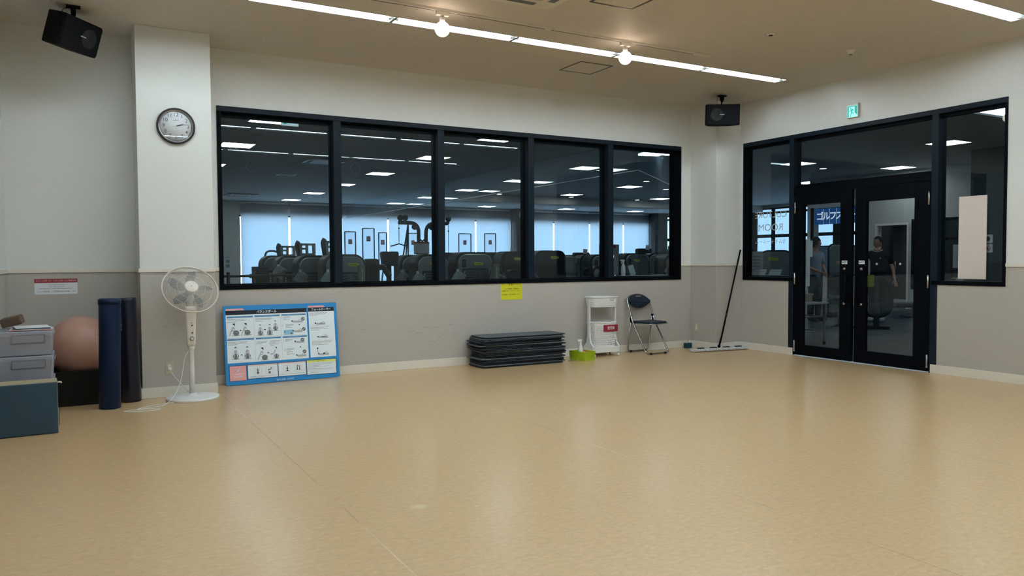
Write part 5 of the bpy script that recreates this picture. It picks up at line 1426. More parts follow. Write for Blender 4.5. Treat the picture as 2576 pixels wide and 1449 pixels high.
# dark machine with rounded pads
r = thing('exercise_machine', 'dark padded exercise machine right of the olive post in the second pane', 'gym machine', (4.05, 11.75, 0))
mb = MB(); mb.box(-.12, .12, -.12, .12, .9, 1.33, M['hoodd']); mb.build('upper_pad', r, bevel=.05)
mb = MB(); mb.tube([(-.13, 0, 1.15), (.2, 0, 1.2), (.34, .1, 1.05)], .05, M['hoodd'], 10); mb.build('roller_arm', r)
mb = MB(); mb.box(-.06, .06, -.06, .06, .05, .9, M['hoodd']); mb.build('column', r)
mb = MB(); mb.box(-.14, .14, -.3, .3, 0, .06, M['hoodd']); mb.build('base', r)
for (x, y, h, lb) in ((12.44, 18.0, 1.50, 'in the fourth pane with a small card on top'), (14.70, 18.0, 1.62, 'left of the two in the fifth pane'), (15.56, 18.0, 1.60, 'right of the two in the fifth pane'), (9.05, 16.2, 1.49, 'peeking over the widest machine')):
    r = thing('treadmill', 'dark treadmill console seen from behind, ' + lb, 'treadmill', (x, y, 0), group='treadmills in the gym')
    mb = MB(); mb.prism(rrect(-.27, .27, h - .22, h, .06, 5), -.05, .06, M['hoodd']); mb.build('console', r, bevel=.02)
    for sx in (-1, 1):
        mb = MB(); mb.tube([(sx * .25, 0, h - .15), (sx * .34, -.1, .15)], .035, M['hoodd'], 8); mb.build('upright', r)
        mb = MB(); mb.tube([(sx * .3, 0, h - .35), (sx * .3, .5, h - .42)], .02, M['hoodd'], 8); mb.build('hand_rail', r)
    mb = MB(); mb.box(-.38, .38, -.2, 1.5, 0, .18, M['hoodd']); mb.build('deck', r, bevel=.02)
    mb = MB(); mb.box(-.08, .06, -.062, -.055, h - .04, h + .10, M['plgrey'], T=Matrix.Rotation(R(4), 4, 'Y')); mb.build('card', r)

def screen(x, y, w_, top, label, rz=0):
    r = thing('partition_screen', label, 'partition', (x, y, 0), rz, 'clear partition screens between machines')
    a = w_ / 2
    for sx in (-1, 1):
        mb = MB(); mb.tube([(sx * a, 0, .03), (sx * a, 0, top)], .014, M['pnavy'], 8); mb.build('upright', r)
        mb = MB(); mb.box(sx * a - .02, sx * a + .02, -.22, .22, 0, .03, M['pnavy']); mb.build('foot', r)
    mb = MB(); mb.tube([(-a, 0, top), (a, 0, top)], .011, M['ptext'], 8); mb.build('top_bar', r)
    mb = MB(); mb.box(-a, a, -.001, .001, .5, top - .01, M['clear']); mb.build('film', r)
    mb = MB(); mb.box(-.045, .045, -.004, -.001, top - .28, top - .17, mat('faded_red', (.45, .16, .16), .6)); mb.box(-.032, .032, -.0055, -.0038, top - .255, top - .195, M['plgrey'])
    mb.build('notice', r)
screen(5.375, 17.0, .25, 1.96, 'clear screen in thin dark frame, leftmost in the second pane')
screen(5.465, 16.0, .26, 2.00, 'clear screen in thin dark frame, tallest in the second pane')
screen(6.15, 17.0, .19, 1.95, 'clear screen in thin dark frame, narrow third in the second pane')
screen(7.11, 17.5, .27, 1.96, 'clear screen in thin dark frame behind the cable machine')
screen(8.52, 17.5, .34, 1.97, 'clear screen in thin dark frame, left one in the third pane')
screen(9.245, 17.5, .32, 1.98, 'clear screen in thin dark frame, right one in the third pane')

# cable machine with curved top tubes
r = thing('cable_machine', 'tall black cable pulldown machine with curved top tubes and pulleys', 'gym machine', (0, 13.5, 0))
for s, xc, tip in ((1, 5.60, 5.20), (-1, 5.75, 6.20)):
    mb = MB(); d = 1 if tip < xc else -1
    pts = fillet([(tip, 0, 2.01), (xc, 0, 2.01), (xc, 0, .08)], .26, 8); mb.tube(pts, .036, M['hoodd'], 12); mb.build('curved_post', r)
    mb = MB(); T = Matrix.Translation((xc - d * .10, -.05, 1.93)) @ Matrix.Rotation(R(90), 4, 'X'); mb.lathe([(.055, -.015), (.048, 0), (.055, .015)], M['hoodd'], 24, T=T); mb.build('pulley', r)
    for px_ in ((tip + .02 * d, tip + .115 * d) if s == 1 else (tip,)):
        mb = MB(); T = Matrix.Translation((px_, -.04, 2.095)) @ Matrix.Rotation(R(90), 4, 'X'); mb.lathe([(.055, -.015), (.048, 0), (.055, .015)], M['hoodd'], 24, T=T)
        mb.box(px_ - .015, px_ + .015, -.06, -.02, 2.0, 2.1, M['hoodd']); mb.build('pulley', r)
    for ex in (.20, .09, .0) if s == 1 else (.03,):
        mb = MB(); mb.tube([(tip + .19 * d, 0, 1.99), (tip + (.19 - ex * .9) * d, .02, .9), (tip + (.19 - ex * 1.4) * d, .02, .05)], .015, M['hoodd'], 8); mb.build('strut', r)
    mb = MB(); mb.box(min(tip, xc) - .05, max(tip, xc) + .06, -.4, .4, 0, .08, M['hoodd']); mb.build('base', r)
mb = MB(); mb.tube([(5.60, 0, 1.72), (5.675, 0, 1.66), (5.75, 0, 1.72)], .018, M['hoodd'], 8); mb.tube([(5.675, 0, 1.66), (5.675, 0, 1.60)], .018, M['hoodd'], 8); mb.build('cross_brace', r)
mb = MB(); mb.tube([(5.19, -.04, 2.05), (5.19, -.04, 1.62)], .004, M['hoodd'], 6); mb.sphere((5.19, -.04, 1.90), .016, M['hoodd'], 10, 6)
for k in range(6): mb.tube([(5.19 + .007 * math.cos(a_), -.04, 1.85 - k * .035 + .012 * math.sin(a_)) for a_ in [2 * PI * t / 8 for t in range(8)]], .003, M['steel'], 5, closed=True)
mb.build('cable', r)
mb = MB(); mb.tube([(5.02, -.04, 1.565), (5.10, -.04, 1.585), (5.19, -.04, 1.612), (5.28, -.04, 1.585), (5.36, -.04, 1.565)], .011, M['hoodd'], 8); mb.build('pull_bar', r)
mb = MB(); mb.tube([(6.20, -.04, 2.05), (6.20, -.04, 1.2)], .005, M['hoodd'], 6); mb.sphere((6.20, -.04, 1.86), .016, M['hoodd'], 10, 6); mb.build('cable', r)

# notices standing in the gym
r = thing('notice_board', 'white notice with red header standing on top of a weight machine', 'notice', (4.895, 11.68, 1.405))
mb = MB(); mb.box(-.135, .135, -.004, .004, .0, .20, M['plgrey']); mb.build('sheet', r)
mb = MB(); mb.box(-.135, .135, -.006, -.0035, .172, .20, mat('header_red', (.28, .03, .03), .5))
for k in range(6): mb.box(-.12, .06 - .02 * (k % 3), -.006, -.0035, .145 - k * .022, .149 - k * .022, M['ptext'])
mb.build('print', r)
mb = MB(); mb.box(-.11, .11, -.02, .04, -.005, .012, M['hoodd']); mb.build('stand', r)
r = thing('floor_sign', 'white floor standing notice board at the fourth mullion in the gym', 'notice', (8.22, 11.0, 0))
mb = MB(); mb.box(-.235, .20, -.008, .008, 1.38, 1.565, M['plgrey']); mb.build('board', r, bevel=.003)
mb = MB(); mb.box(-.10, .12, -.0105, -.0075, 1.50, 1.55, mat('header_red', (.28, .03, .03), .5))
for sx in (-.18, .13):
    for k in range(3): mb.box(sx - .03, sx + .04, -.0105, -.0075, 1.41 + k * .022, 1.424 + k * .022, M['ptext'])
mb.build('print', r)
mb = MB(); mb.box(.09, .19, -.004, .004, 1.02, 1.38, M['plgrey']); mb.build('side_sheet', r)
mb = MB(); mb.tube([(.02, .02, .02), (.02, .02, 1.40)], .015, M['steel'], 8); mb.build('pole', r)
mb = MB(); mb.lathe([(.18, 0), (.18, .012), (.03, .03)], M['hoodd'], 24, T=Matrix.Translation((.02, .02, 0))); mb.build('base', r)
r = thing('wall_notice', 'white notice with two photos on the far gym wall at left', 'notice', (4.61, FY - .001, .70))
mb = MB(); mb.box(-.20, .17, -.01, 0, .25, .82, M['plgrey']); mb.build('sheet', r)
mb = MB(); mb.box(-.18, .15, -.013, -.0095, .72, .77, M['ptext']); mb.box(.0, .13, -.013, -.0095, .54, .66, M['hood']); mb.box(.0, .13, -.013, -.0095, .38, .50, M['hood']); mb.build('print', r)
r = thing('wall_clock', 'small round white clock on the far gym pillar', 'clock', (16.82, FY - .452, 3.26))
T = Matrix.Rotation(R(90), 4, 'X'); mb = MB(); mb.lathe([(.165, 0), (.165, .03), (.15, .034)], M['plgrey'], 32, T=T); mb.build('rim', r)
mb = MB(); mb.lathe([(.148, .0345), (.001, .036)], M['gwall'], 32, T=T); mb.build('dial', r)
mb = MB(); mb.box(-.006, .006, -.04, -.036, 0, .10, M['hoodd']); mb.box(0, .07, -.04, -.036, -.006, .006, M['hoodd']); mb.build('hands', r)
r = thing('exit_sign', 'white and green exit sign with arrow hung from the gym ceiling', 'exit sign', (2.745, 11.5, 3.285))
mb = MB(); mb.box(-.125, .125, -.02, .02, 0, .15, M['warmw']); mb.build('housing', r, bevel=.004)
mb = MB(); mb.box(-.119, .119, -.0225, -.0195, .006, .144, emis('exit_face', (.62, .82, .9), .8)); mb.build('face', r)
mb = MB()
mb.add([(-.10, -.024, .03), (-.05, -.024, .03), (-.05, -.024, .10), (-.10, -.024, .10)], [(0, 1, 2, 3)], M['exitg'])
mb.add([(-.02, -.024, .055), (.02, -.024, .055), (.085, -.024, .13), (.045, -.024, .13)], [(0, 1, 2, 3)], M['exitg']); mb.build('arrow_mark', r)
mb = MB(); mb.tube([(0, 0, .15), (0, 0, HC - 3.285)], .008, M['warmw'], 8); mb.build('hanger', r)
for j, (x, y, lb) in enumerate(((2.69, 13.8, 'flat oval'), (3.29, 17.3, 'round hoop'), (6.5, 19.7, 'thin, farther back'), (5.39, 16.6, 'round hoop in the second pane'))):
    r = thing('ceiling_ring', 'pale metal ring fitting under the gym ceiling, %s' % lb, 'ceiling fitting', (x, y, HC), group='ring fittings under the gym ceiling')
    mb = MB(); rad = .11
    if j % 2: mb.tube([(rad * math.cos(t), 0, -.16 + rad * math.sin(t)) for t in [2 * PI * k / 24 for k in range(24)]], .008, M['white'], 6, closed=True)
    else: mb.tube([(rad * math.cos(t), rad * math.sin(t), -.03) for t in [2 * PI * k / 24 for k in range(24)]], .008, M['plgrey'], 6, closed=True)
    mb.build('ring', r)
    mb = MB(); mb.tube([(0 if j % 2 else rad, 0, -.06 if j % 2 else -.03), (0 if j % 2 else rad, 0, 0)], .006, M['plgrey'], 6); mb.build('stem', r)
# rail and barbell upright at the left of the first pane
r = thing('barrier_rail', 'low dark horizontal rail at the left of the first pane', 'rail', (0, 12.0, 0))
mb = MB(); mb.tube([(1.4, 0, 1.075), (2.9, 0, 1.085)], .018, M['hoodd'], 8); mb.build('bar', r)
for x in (1.92, 2.85):
    mb = MB(); mb.tube([(x, 0, 0), (x, 0, 1.14 if x < 2 else 1.08)], .026, M['hoodd'], 8); mb.build('upright', r)
r = thing('dark_cabinet', 'plain dark cabinet left of the left machine row', 'cabinet', (2.64, 13.2, 0))
mb = MB(); mb.box(-.12, .09, -.2, .2, .04, 1.21, M['hoodd']); mb.build('body', r, bevel=.01)
mb = MB(); mb.box(-.19, -.12, -.05, .05, 1.02, 1.09, M['hoodd']); mb.build('side_knob', r, bevel=.01)
mb = MB(); mb.box(-.13, .10, -.21, .21, 0, .04, M['hoodd']); mb.build('plinth', r)

# counter inside the right end of the window, with bottle and cards
r = thing('counter', 'narrow dark counter along the gym side of the window', 'counter', (7.45, 8.98, 0))
mb = MB(); mb.box(-.80, .85, -.20, .20, 1.025, 1.055, M['hoodd']); mb.build('worktop', r, bevel=.006)
mb = MB(); mb.box(-.74, .80, -.16, .18, .04, 1.025, M['hoodd']); mb.build('body', r)
mb = MB(); mb.box(.10, .35, -.02, .10, 1.0555, 1.063, M['plgrey']); mb.build('inlaid_tray', r)
spray((6.93, 8.95, 1.056), 'white trigger spray bottle on the dark counter inside the gym window', R(0), 1.2)
r = thing('card_stand', 'white folded card leaning beside the spray bottle on the dark counter', 'card', (7.10, 8.93, 1.0665), R(0))
mb = MB(); mb.box(-.05, .05, -.004, .004, 0, .15, M['plgrey'], T=Matrix.Rotation(R(-12), 4, 'X')); mb.build('card', r, rot=(0, R(-12), 0))
mb = MB(); mb.box(-.03, .05, .01, .05, 0, .006, M['plgrey']); mb.build('foot', r)
r = thing('stretch_bar', 'curved dark stretching bar with red and tan grips behind the last pane', 'gym accessory', (8.30, 9.5, 0))
mb = MB(); mb.tube(bez((-.06, 0, .0), (-.03, 0, .8), (-.05, 0, 1.5), (.06, 0, 1.75), 20), .016, M['hoodd'], 8); mb.build('bar', r)
mb = MB(); mb.tube([(-.035, -.03, .95), (-.045, -.03, 1.30)], .014, M['red'], 8); mb.build('red_grip', r)
mb = MB(); mb.tube([(-.005, -.03, 1.0), (-.012, -.03, 1.36)], .012, M['tan'], 8); mb.build('tan_grip', r)
mb = MB(); mb.box(-.2, .2, -.2, .2, 0, .05, M['hoodd']); mb.build('base', r)

# ------------------------------------------------------------------ hall seen through the doors
r = thing('golf_sign', 'blue golf school banner sign with white katakana beyond the doors', 'sign', (BX - .06, 13.98, 2.25), R(-90))
mb = MB(); mb.box(-.74, .76, -.01, .01, 0, .44, M['signb']); mb.build('panel', r)
mb = MB()
for k, ch in enumerate('ゴルフスクール'): text(mb, ch, .25, M['signw'], None, cx=-.58 + k * .213, cz=.215, y=-.013, bold=.02)
for k in range(6): mb.box(-.475 + k * .213, -.470 + k * .213, -.0115, -.0095, 0, .44, M['signw'])
mb.build('lettering', r)
r = thing('frosted_partition', 'low frosted glass partition beneath the blue golf sign', 'partition', (BX - .1, 14.1, 0), R(-90))
mb = MB(); mb.box(-.72, .72, -.008, .008, .85, 1.62, M['frost']); mb.build('frosted_panel', r)
mb = MB(); mb.box(-.74, .76, -.02, .02, .82, .86, M['black']); mb.box(-.74, .76, -.02, .02, 1.62, 1.65, M['black']); mb.box(-.74, -.66, -.02, .02, 0, 2.72, M['black']); mb.box(.5, .54, -.02, .02, 1.65, 2.24, M['black']); mb.build('frame', r)
mb = MB(); mb.box(-.7, .7, -.01, .01, .05, .82, M['gwall']); mb.build('lower_panel', r)
r = thing('utility_table', 'white topped trolley table with steel legs just outside the left door', 'table', (9.40, 8.05, 0), R(0))
mb = MB(); mb.box(-.50, .36, -.42, .42, .615, .640, M['plgrey']); mb.build('table_top', r, bevel=.004)
for sx in (-.46, .32):
    for sy in (-.38, .38):
        mb = MB(); mb.box(sx - .014, sx + .014, sy - .014, sy + .014, .04, .615, M['steel']); mb.build('leg', r)
        mb = MB(); mb.sphere((sx, sy, .028), .027, M['black'], 12, 8); mb.build('caster', r)
for z in (.20, .42):
    for sy in (-.38, .38):
        mb = MB(); mb.box(-.46, .32, sy - .008, sy + .008, z, z + .016, M['steel']); mb.build('rail', r)
    for sx in (-.46, .32):
        mb = MB(); mb.box(sx - .008, sx + .008, -.38, .38, z, z + .016, M['steel']); mb.build('rail', r)
r = thing('towel_box', 'cream lidded box on the white table outside the left door', 'box', (9.55, 8.06, .641), R(-20))
mb = MB(); mb.prism(rrect(-.20, .20, 0, .09, .02), -.14, .14, mat('cream_box', (.32, .32, .24), .5)); mb.build('body', r, bevel=.01)
mb = MB(); mb.prism(rrect(-.21, .21, .09, .125, .012), -.15, .15, mat('cream_box', (.32, .32, .24), .5)); mb.build('lid', r, bevel=.008)
r = thing('weight_bench', 'low dark flat bench in the hall at the right of the man', 'bench', (15.9, 10.15, 0), R(-30))
mb = MB(); mb.box(-.55, .30, -.22, .22, .22, .32, M['hoodd']); mb.build('seat_pad', r, bevel=.03)
mb = MB(); mb.box(-.06, .06, -.15, .15, .03, .22, M['hoodd']); mb.build('column', r)
mb = MB(); mb.box(-.30, .30, -.18, .18, 0, .03, M['hoodd']); mb.build('foot', r)
r = thing('looped_machine', 'dark oval looped machine frame standing in front of the man', 'gym machine', (12.75, 8.93, 0), R(-55))
mb = MB(); out = [(.24 * math.copysign(abs(math.cos(t)) ** .7, math.cos(t)), 0, .58 + .34 * math.copysign(abs(math.sin(t)) ** .7, math.sin(t))) for t in [2 * PI * k / 40 for k in range(40)]]
mb.tube(out, .045, M['hoodd'], 10, closed=True); mb.build('outer_loop', r)
mb = MB(); mb.box(-.05, .05, -.03, .03, .26, .90, M['hoodd']); mb.build('centre_bar', r, bevel=.02)
mb = MB(); mb.box(-.22, .22, -.03, .03, .42, .48, M['hoodd']); mb.build('cross_bar', r, bevel=.02)
mb = MB(); mb.box(-.22, .22, -.20, .20, 0, .05, M['hoodd']); mb.box(-.05, .05, -.04, .04, .05, .28, M['hoodd']); mb.build('foot', r)
r = thing('office_chair', 'dark rounded seat beyond the white table outside the left door', 'chair', (12.35, 9.43, 0), R(-50))
mb = MB(); mb.prism(rrect(-.20, .20, .60, .98, .12, 6), -.05, .05, M['hoodd']); mb.build('backrest', r, bevel=.03)
mb = MB(); mb.box(-.22, .22, -.50, -.02, .46, .56, M['hoodd']); mb.build('seat', r, bevel=.04)
mb = MB(); mb.tube([(0, -.25, .06), (0, -.25, .46)], .03, M['steel'], 10); mb.build('column', r)
for k in range(5):
    a = 2 * PI * k / 5; mb = MB(); mb.tube([(0, -.25, .07), (.28 * math.cos(a), -.25 + .28 * math.sin(a), .03)], .02, M['hoodd'], 8); mb.build('leg', r)
for k, (yy, lb) in enumerate(((8.02, 'left'), (7.74, 'right'))):
    r = thing('desk_card', 'small white table card leaning below the reversed lettering, %s one' % lb, 'card', (8.72, yy, 1.056), R(-90), 'white cards behind the sidelight')
    mb = MB(); mb.box(-.105, .105, -.003, .003, 0, .095, M['plgrey'], T=Matrix.Rotation(R(-28), 4, 'X')); mb.build('card', r)
    mb = MB(); mb.box(-.08, .08, -.0045, -.0025, .06, .066, M['ptext'], T=Matrix.Rotation(R(-28), 4, 'X')); mb.build('print', r)
    mb = MB(); mb.box(-.105, .105, .03, .06, 0, .004, M['plgrey']); mb.build('foot', r)
r = thing('counter', 'narrow dark counter outside the lettered sidelight', 'counter', (8.72, 7.9, 0))
mb = MB(); mb.box(-.13, .13, -.55, .55, 1.025, 1.055, M['hoodd']); mb.build('worktop', r)
mb = MB(); mb.box(-.10, .10, -.5, .5, 0, 1.025, M['hoodd']); mb.build('body', r)
r = thing('poster_stand', 'grey framed poster stand behind the left edge of the lettered sidelight', 'poster stand', (10.0, 9.28, 0), R(-42))
mb = MB(); mb.box(-.12, .12, -.01, .01, 1.02, 1.42, M['plgrey']); mb.build('board', r)
mb = MB()
for k in range(5): mb.box(-.09, .08, -.0125, -.0095, 1.10 + k * .055, 1.125 + k * .055, M['ptext'])
mb.build('print', r)
mb = MB(); mb.tube([(.0, .02, .02), (.0, .02, 1.1)], .012, M['steel'], 8); mb.build('pole', r)
mb = MB(); mb.box(-.2, .2, -.12, .16, 0, .02, M['hoodd']); mb.build('base', r)
# equipment seen in the right sidelight
r = thing('exercise_machine', 'dark machine with white printed sheet seen left of the blank board', 'gym machine', (13.3, 7.62, 0), R(-60))
mb = MB(); mb.box(-.24, .24, -.1, .12, 0, .95, M['hoodd']); mb.build('body', r, bevel=.05)
mb = MB(); mb.tube([(-.05, 0, .9), (-.05, 0, 1.75)], .03, M['hoodd'], 8); mb.tube([(-.12, 0, 1.75), (.06, 0, 1.78)], .05, M['hoodd'], 10); mb.build('mast', r)
mb = MB(); mb.box(-.20, .14, -.13, -.12, 1.12, 1.52, M['plgrey']); mb.build('sheet', r)
mb = MB()
for k in range(8): mb.box(-.16, .10, -.133, -.1295, 1.17 + k * .038, 1.178 + k * .038, M['ptext'])
mb.build('print', r)
cleaning_cloth(13.05, 7.60, .98, .18, 'grey cleaning cloth hung left of the blank board in the right sidelight')

# ------------------------------------------------------------------ people
def skin_mesh(name, nodes, edges, m, parent=None, sub=2, root=0):
    """nodes: [(pos, rx, ry)]; grown with a Skin modifier and baked to one mesh"""
    me = bpy.data.meshes.new(name); me.from_pydata([n[0] for n in nodes], edges, []); o = bpy.data.objects.new(name, me); COL.objects.link(o)
    md = o.modifiers.new('s', 'SKIN'); sd = o.modifiers.new('d', 'SUBSURF'); sd.levels = sub; sd.render_levels = sub
    for i, n in enumerate(nodes): v = me.skin_vertices[0].data[i]; v.radius = (n[1], n[2]); v.use_root = (i == root)
    dg = bpy.context.evaluated_depsgraph_get(); out = bpy.data.meshes.new_from_object(o.evaluated_get(dg)); bpy.data.objects.remove(o)
    out.name = name; out.materials.clear(); out.materials.append(m)
    for p in out.polygons: p.use_smooth = True
    q_ = bpy.data.objects.new(name, out); COL.objects.link(q_)
    if parent is not None: q_.parent = parent
    return q_
def person(loc, rz, label, H, arms, shirt, head_rz, hair_long=False, collar=False):
    """front faces local -y"""
    k = H / 1.75
    r = thing('person', label, 'person', loc, rz)
    P_ = lambda x, y, z: (x * k, y * k, z * k)
    nodes = [(P_(0, 0, .98), .10 * k, .075 * k), (P_(0, 0, 1.15), .10 * k, .075 * k), (P_(0, .01, 1.33), .12 * k, .08 * k), (P_(0, .01, 1.43), .085 * k, .06 * k), (P_(0, 0, 1.50), .055 * k, .055 * k), (P_(0, -.015, 1.56), .052 * k, .055 * k)]
    edges = [(0, 1), (1, 2), (2, 3), (3, 4), (4, 5)]
    for s in (-1, 1):
        b = len(nodes)
        nodes += [(P_(s * .085, 0, .86), .06 * k, .06 * k), (P_(s * .10, -.01, .50), .046 * k, .046 * k), (P_(s * .105, .015, .30), .044 * k, .044 * k), (P_(s * .105, .02, .09), .038 * k, .038 * k), (P_(s * .11, -.07, .045), .040 * k, .035 * k), (P_(s * .115, -.16, .035), .035 * k, .028 * k)]
        edges += [(0, b), (b, b + 1), (b + 1, b + 2), (b + 2, b + 3), (b + 3, b + 4), (b + 4, b + 5)]
    armpts = []
    for s, (el, wr) in zip((-1, 1), arms):
        b = len(nodes); sh = (s * .185, .01, 1.40)
        nodes += [(P_(sh[0] * .9, .01, 1.38), .038 * k, .038 * k), (P_(*el), .038 * k, .038 * k), (P_(*wr), .026 * k, .024 * k)]
        d = (Vector(wr) - Vector(el)).normalized(); hp = Vector(wr) + d * .07
        nodes += [(P_(*hp), .036 * k, .020 * k)]
        edges += [(3, b), (b, b + 1), (b + 1, b + 2), (b + 2, b + 3)]; armpts.append((sh, el, wr, d, hp))
        side = d.cross(Vector((0, 1, 0)))
        if side.length < .1: side = Vector((1, 0, 0))
        side.normalize(); nrm = side.cross(d).normalized()
        fb = b + 3
        for f in range(4):
            c = len(nodes); off = side * (f - 1.5) * .017; L = (.062, .075, .080, .070)[f]
            p0 = hp + off + d * .018; p1 = p0 + d * L * .5 + nrm * .004; p2 = p1 + d * L * .4 + nrm * .018
            nodes += [(P_(*p0), .009 * k, .009 * k), (P_(*p1), .0085 * k, .0085 * k), (P_(*p2), .007 * k, .007 * k)]; edges += [(fb, c), (c, c + 1), (c + 1, c + 2)]
        c = len(nodes); q0 = Vector(wr) + d * .03 - side * .032 * s; q1 = q0 + d * .035 - side * .016 * s; q2 = q1 + d * .028
        nodes += [(P_(*q0), .011 * k, .011 * k), (P_(*q1), .010 * k, .010 * k), (P_(*q2), .008 * k, .008 * k)]; edges += [(fb, c), (c, c + 1), (c + 1, c + 2)]
    # head as part of the body mesh: joined afterwards
    body = skin_mesh('body', nodes, edges, M['skin'], r, 2)
    mb = MB(); T = Matrix.Translation((0, -.02 * k, 1.622 * k)) @ Matrix.Rotation(head_rz, 4, 'Z')
    n, kk = 28, 20; vs = []; fs = []
    for i in range(kk + 1):
        a = PI * i / kk
        for j in range(n):
            t = 2 * PI * j / n; x = math.sin(a) * math.cos(t); y = math.sin(a) * math.sin(t); z = math.cos(a)
            wx = .074 * (1 - .22 * max(0, -z) ** 1.5); wy = .095; wz = .118
            X, Y, Z = x * wx, y * wy, z * wz
            if y < 0:
                fr = -y
                if abs(z + .12) < .22 and abs(x) < .25: Y -= .020 * (1 - abs(x) / .25) * (1 - abs(z + .12) / .22)       # nose
                if abs(z - .12) < .12 and .15 < abs(x) < .6: Y += .008 * fr                                                 # eye sockets
                if abs(z + .45) < .08 and abs(x) < .3: Y -= .005                                                           # lips
                if z < -.7: Y -= .010 * fr                                                                                  # chin
            vs.append((X * k, Y * k, Z * k))
    for i in range(kk):
        for j in range(n): q2 = (j + 1) % n; fs.append((i * n + j, (i + 1) * n + j, (i + 1) * n + q2, i * n + q2))
    mb.add(vs, fs, M['skin'], smooth=True, T=T)
    for s in (-1, 1): mb.sphere((s * .076 * k, .008 * k, -.005 * k), .02 * k, M['skin'], 12, 8, sc=(.45, .8, 1.4), T=T)
    # join the head mesh into the body object
    bm = bmesh.new(); bm.from_mesh(body.data); o2 = mb.build('tmp'); bm.from_mesh(o2.data); bm.to_mesh(body.data); bm.free(); bpy.data.objects.remove(o2)
    for p in body.data.polygons: p.use_smooth = True; p.material_index = 0
    mb = MB()
    for s in (-1, 1):
        mb.sphere((s * .028 * k, -.083 * k, .012 * k), .009 * k, M['paper'], 10, 8, sc=(1.2, .7, .7), T=T); mb.sphere((s * .028 * k, -.088 * k, .012 * k), .0048 * k, M['hair'], 8, 6, T=T)
    mb.build('eyes', r)
    mb = MB()
    for s in (-1, 1): mb.tube([(s * .014 * k, -.093 * k, .030 * k), (s * .030 * k, -.091 * k, .035 * k), (s * .045 * k, -.080 * k, .030 * k)], .003 * k, M['hair'], 6, T=T)
    mb.build('eyebrows', r)
    mb = MB(); mb.tube([(-.020 * k, -.089 * k, -.050 * k), (0, -.095 * k, -.053 * k), (.020 * k, -.089 * k, -.050 * k)], .0038 * k, mat('lips', (.30, .10, .08), .5), 6, T=T); mb.build('mouth', r)
    mb = MB(); vs = []; fs = []
    for i in range(13):
        a = (PI * .56 if not hair_long else PI * .70) * i / 12
        for j in range(n):
            t = 2 * PI * j / n; y = math.sin(t)
            aa = a * (.56 if y < -.3 else (.84 if y < .3 else 1.04)) if True else a
            g = 1.10 + .02 * math.sin(j * 5 + i * 3)
            vs.append((.074 * g * math.sin(aa) * math.cos(t) * k, (.095 * g * math.sin(aa) * y + .008) * k, (.118 * g * math.cos(aa)) * k))
    for i in range(12):
        for j in range(n): q2 = (j + 1) % n; fs.append((i * n + j, (i + 1) * n + j, (i + 1) * n + q2, i * n + q2))
    mb.add(vs, fs, M['hair'], smooth=True, T=T); mb.build('hair', r, solid=.010 * k)
    # shirt
    sn = [(P_(0, 0, .86), .165 * k, .125 * k), (P_(0, 0, .98), .160 * k, .120 * k), (P_(0, 0, 1.14), .152 * k, .115 * k), (P_(0, .01, 1.30), .172 * k, .120 * k), (P_(0, .01, 1.405), .125 * k, .090 * k), (P_(0, 0, 1.475), .068 * k, .066 * k)]
    se = [(0, 1), (1, 2), (2, 3), (3, 4), (4, 5)]
    for s, (sh, el, wr, d, hp) in zip((-1, 1), armpts):
        b = len(sn); mid = Vector(sh).lerp(Vector(el), .85); m0 = Vector(sh).lerp(Vector(el), .4); sn += [(P_(s * .165, .01, 1.385), .070 * k, .072 * k), (P_(*m0), .066 * k, .066 * k), (P_(*mid), .066 * k, .066 * k)]; se += [(4, b), (b, b + 1), (b + 1, b + 2)]
    skin_mesh('polo_shirt', sn, se, shirt, r, 2)
    if collar:
        mb = MB(); pts = [(.075 * k * math.cos(t), (.072 * math.sin(t) - .005) * k, (1.482 - .035 * max(0, -math.sin(t)) ** 2) * k) for t in [2 * PI * q_ / 24 for q_ in range(24)]]
        mb.tube(pts, .009 * k, shirt, 6, closed=True); mb.tube([(p[0] * 1.22, p[1] * 1.22, p[2] - .008) for p in pts], .0065 * k, M['paper'], 6, closed=True); mb.build('collar', r)
        mb = MB(); mb.sphere((.07 * k, -.135 * k, 1.30 * k), .014 * k, M['plgrey'], 10, 6, sc=(1, .3, 1)); mb.build('chest_emblem', r)
    pn = [(P_(0, 0, 1.04), .140 * k, .105 * k), (P_(0, 0, .93), .150 * k, .112 * k)]; pe = [(0, 1)]
    for s in (-1, 1):
        b = len(pn); pn += [(P_(s * .095, 0, .85), .100 * k, .100 * k), (P_(s * .10, -.01, .50), .078 * k, .078 * k), (P_(s * .105, .015, .28), .070 * k, .070 * k), (P_(s * .105, .02, .09), .062 * k, .064 * k)]
        pe += [(1, b), (b, b + 1), (b + 1, b + 2), (b + 2, b + 3)]
    skin_mesh('trousers', pn, pe, M['pants'], r, 2)
    for s in (-1, 1):
        mb = MB(); pts = [(P_(s * .107, .05, .045)), (P_(s * .108, -.03, .055)), (P_(s * .112, -.12, .042)), (P_(s * .115, -.19, .034))]
        mb.tube([Vector(p) for p in pts], [.040 * k, .050 * k, .048 * k, .030 * k], M['plgrey'] if collar else M['pants'], 14); mb.build('shoe', r)
    return r
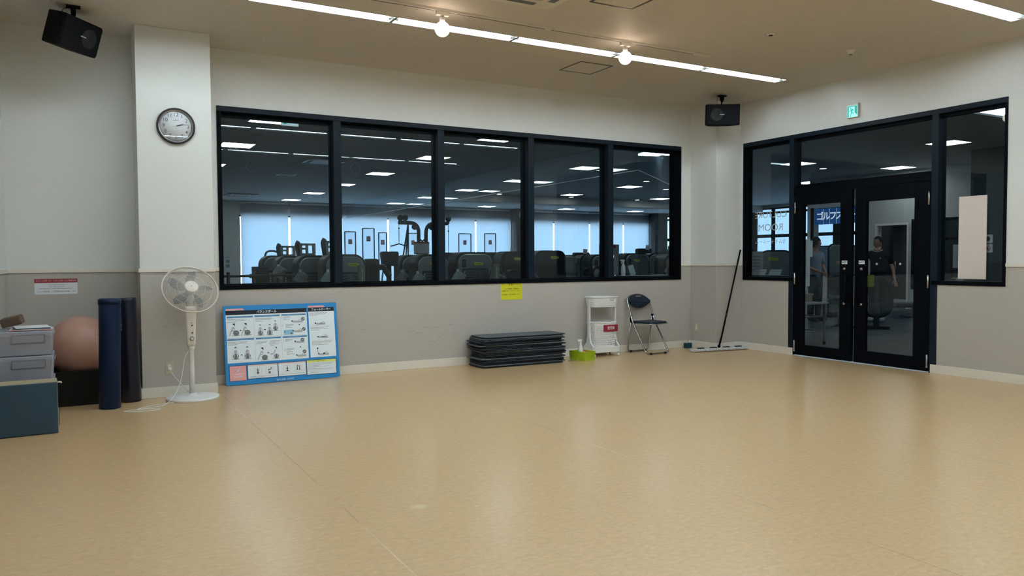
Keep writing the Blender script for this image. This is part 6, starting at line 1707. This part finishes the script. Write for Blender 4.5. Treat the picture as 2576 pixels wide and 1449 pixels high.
person((14.2, 9.93, 0), math.atan2(-.43, -.90) + PI / 2, 'man in black polo with white striped collar walking and smiling beyond the doors', 1.74,
       (((-.40, -.12, 1.24), (-.60, -.22, 1.22)), ((.27, .03, 1.12), (.33, -.05, .87))), M['polo'], R(-38), False, True)
person((13.23, 10.675, 0), math.atan2(-1, -.05) + PI / 2, 'person in pale blue polo with hands folded, half hidden behind the door paper', 1.74,
       (((-.25, .02, 1.14), (-.07, -.20, 1.02)), ((.25, .02, 1.14), (.05, -.22, 1.00))), M['lpolo'], R(50), True, False)

r = thing('ceiling_hatch', 'small square framed hatch in the gym ceiling, first pane', 'ceiling hatch', (4.67, 20.05, HC))
mb = MB()
for q_ in ((-.22, .22, -.22, -.19), (-.22, .22, .19, .22), (-.22, -.19, -.19, .19), (.19, .22, -.19, .19)): mb.box(q_[0], q_[1], q_[2], q_[3], -.008, 0, M['white'])
mb.build('frame', r); mb = MB(); mb.box(-.19, .19, -.19, .19, -.004, 0, M['gceil']); mb.build('panel', r)

# padded machines with bent arms in front of the weight towers
for (x, y, lb, sc) in ((5.72, 10.95, 'in front of the guide card machine', 1.0), (6.55, 11.35, 'right of the olive post, third pane', 1.1), (9.25, 13.0, 'left of the floor notice board', .9)):
    r = thing('exercise_machine', 'dark padded machine with bent tube arms ' + lb, 'gym machine', (x, y, 0), group='padded machines with bent arms')
    mb = MB(); mb.tube(fillet([(-.02 * sc, 0, .9), (.06 * sc, 0, 1.10), (.16 * sc, 0, 1.17), (.30 * sc, 0, 1.08), (.34 * sc, 0, .85)], .10, 6), .024, M['hoodd'], 10); mb.build('bent_arm', r)
    mb = MB(); mb.tube(fillet([(.10 * sc, -.05, .80), (.12 * sc, -.05, 1.02), (.24 * sc, -.05, 1.06), (.36 * sc, -.05, .95)], .08, 6), .02, M['hood'], 10); mb.build('bent_arm', r)
    mb = MB(); mb.prism(rrect(-.20 * sc, -.02 * sc, .96, 1.13, .05, 5), -.06, .06, M['vinyl']); mb.build('pad', r, bevel=.02)
    mb = MB(); mb.box(-.04, .04, -.04, .04, .05, .98, M['hoodd']); mb.build('column', r)
    mb = MB(); mb.box(-.12, .30, -.12, .12, 0, .05, M['hoodd']); mb.build('base', r)
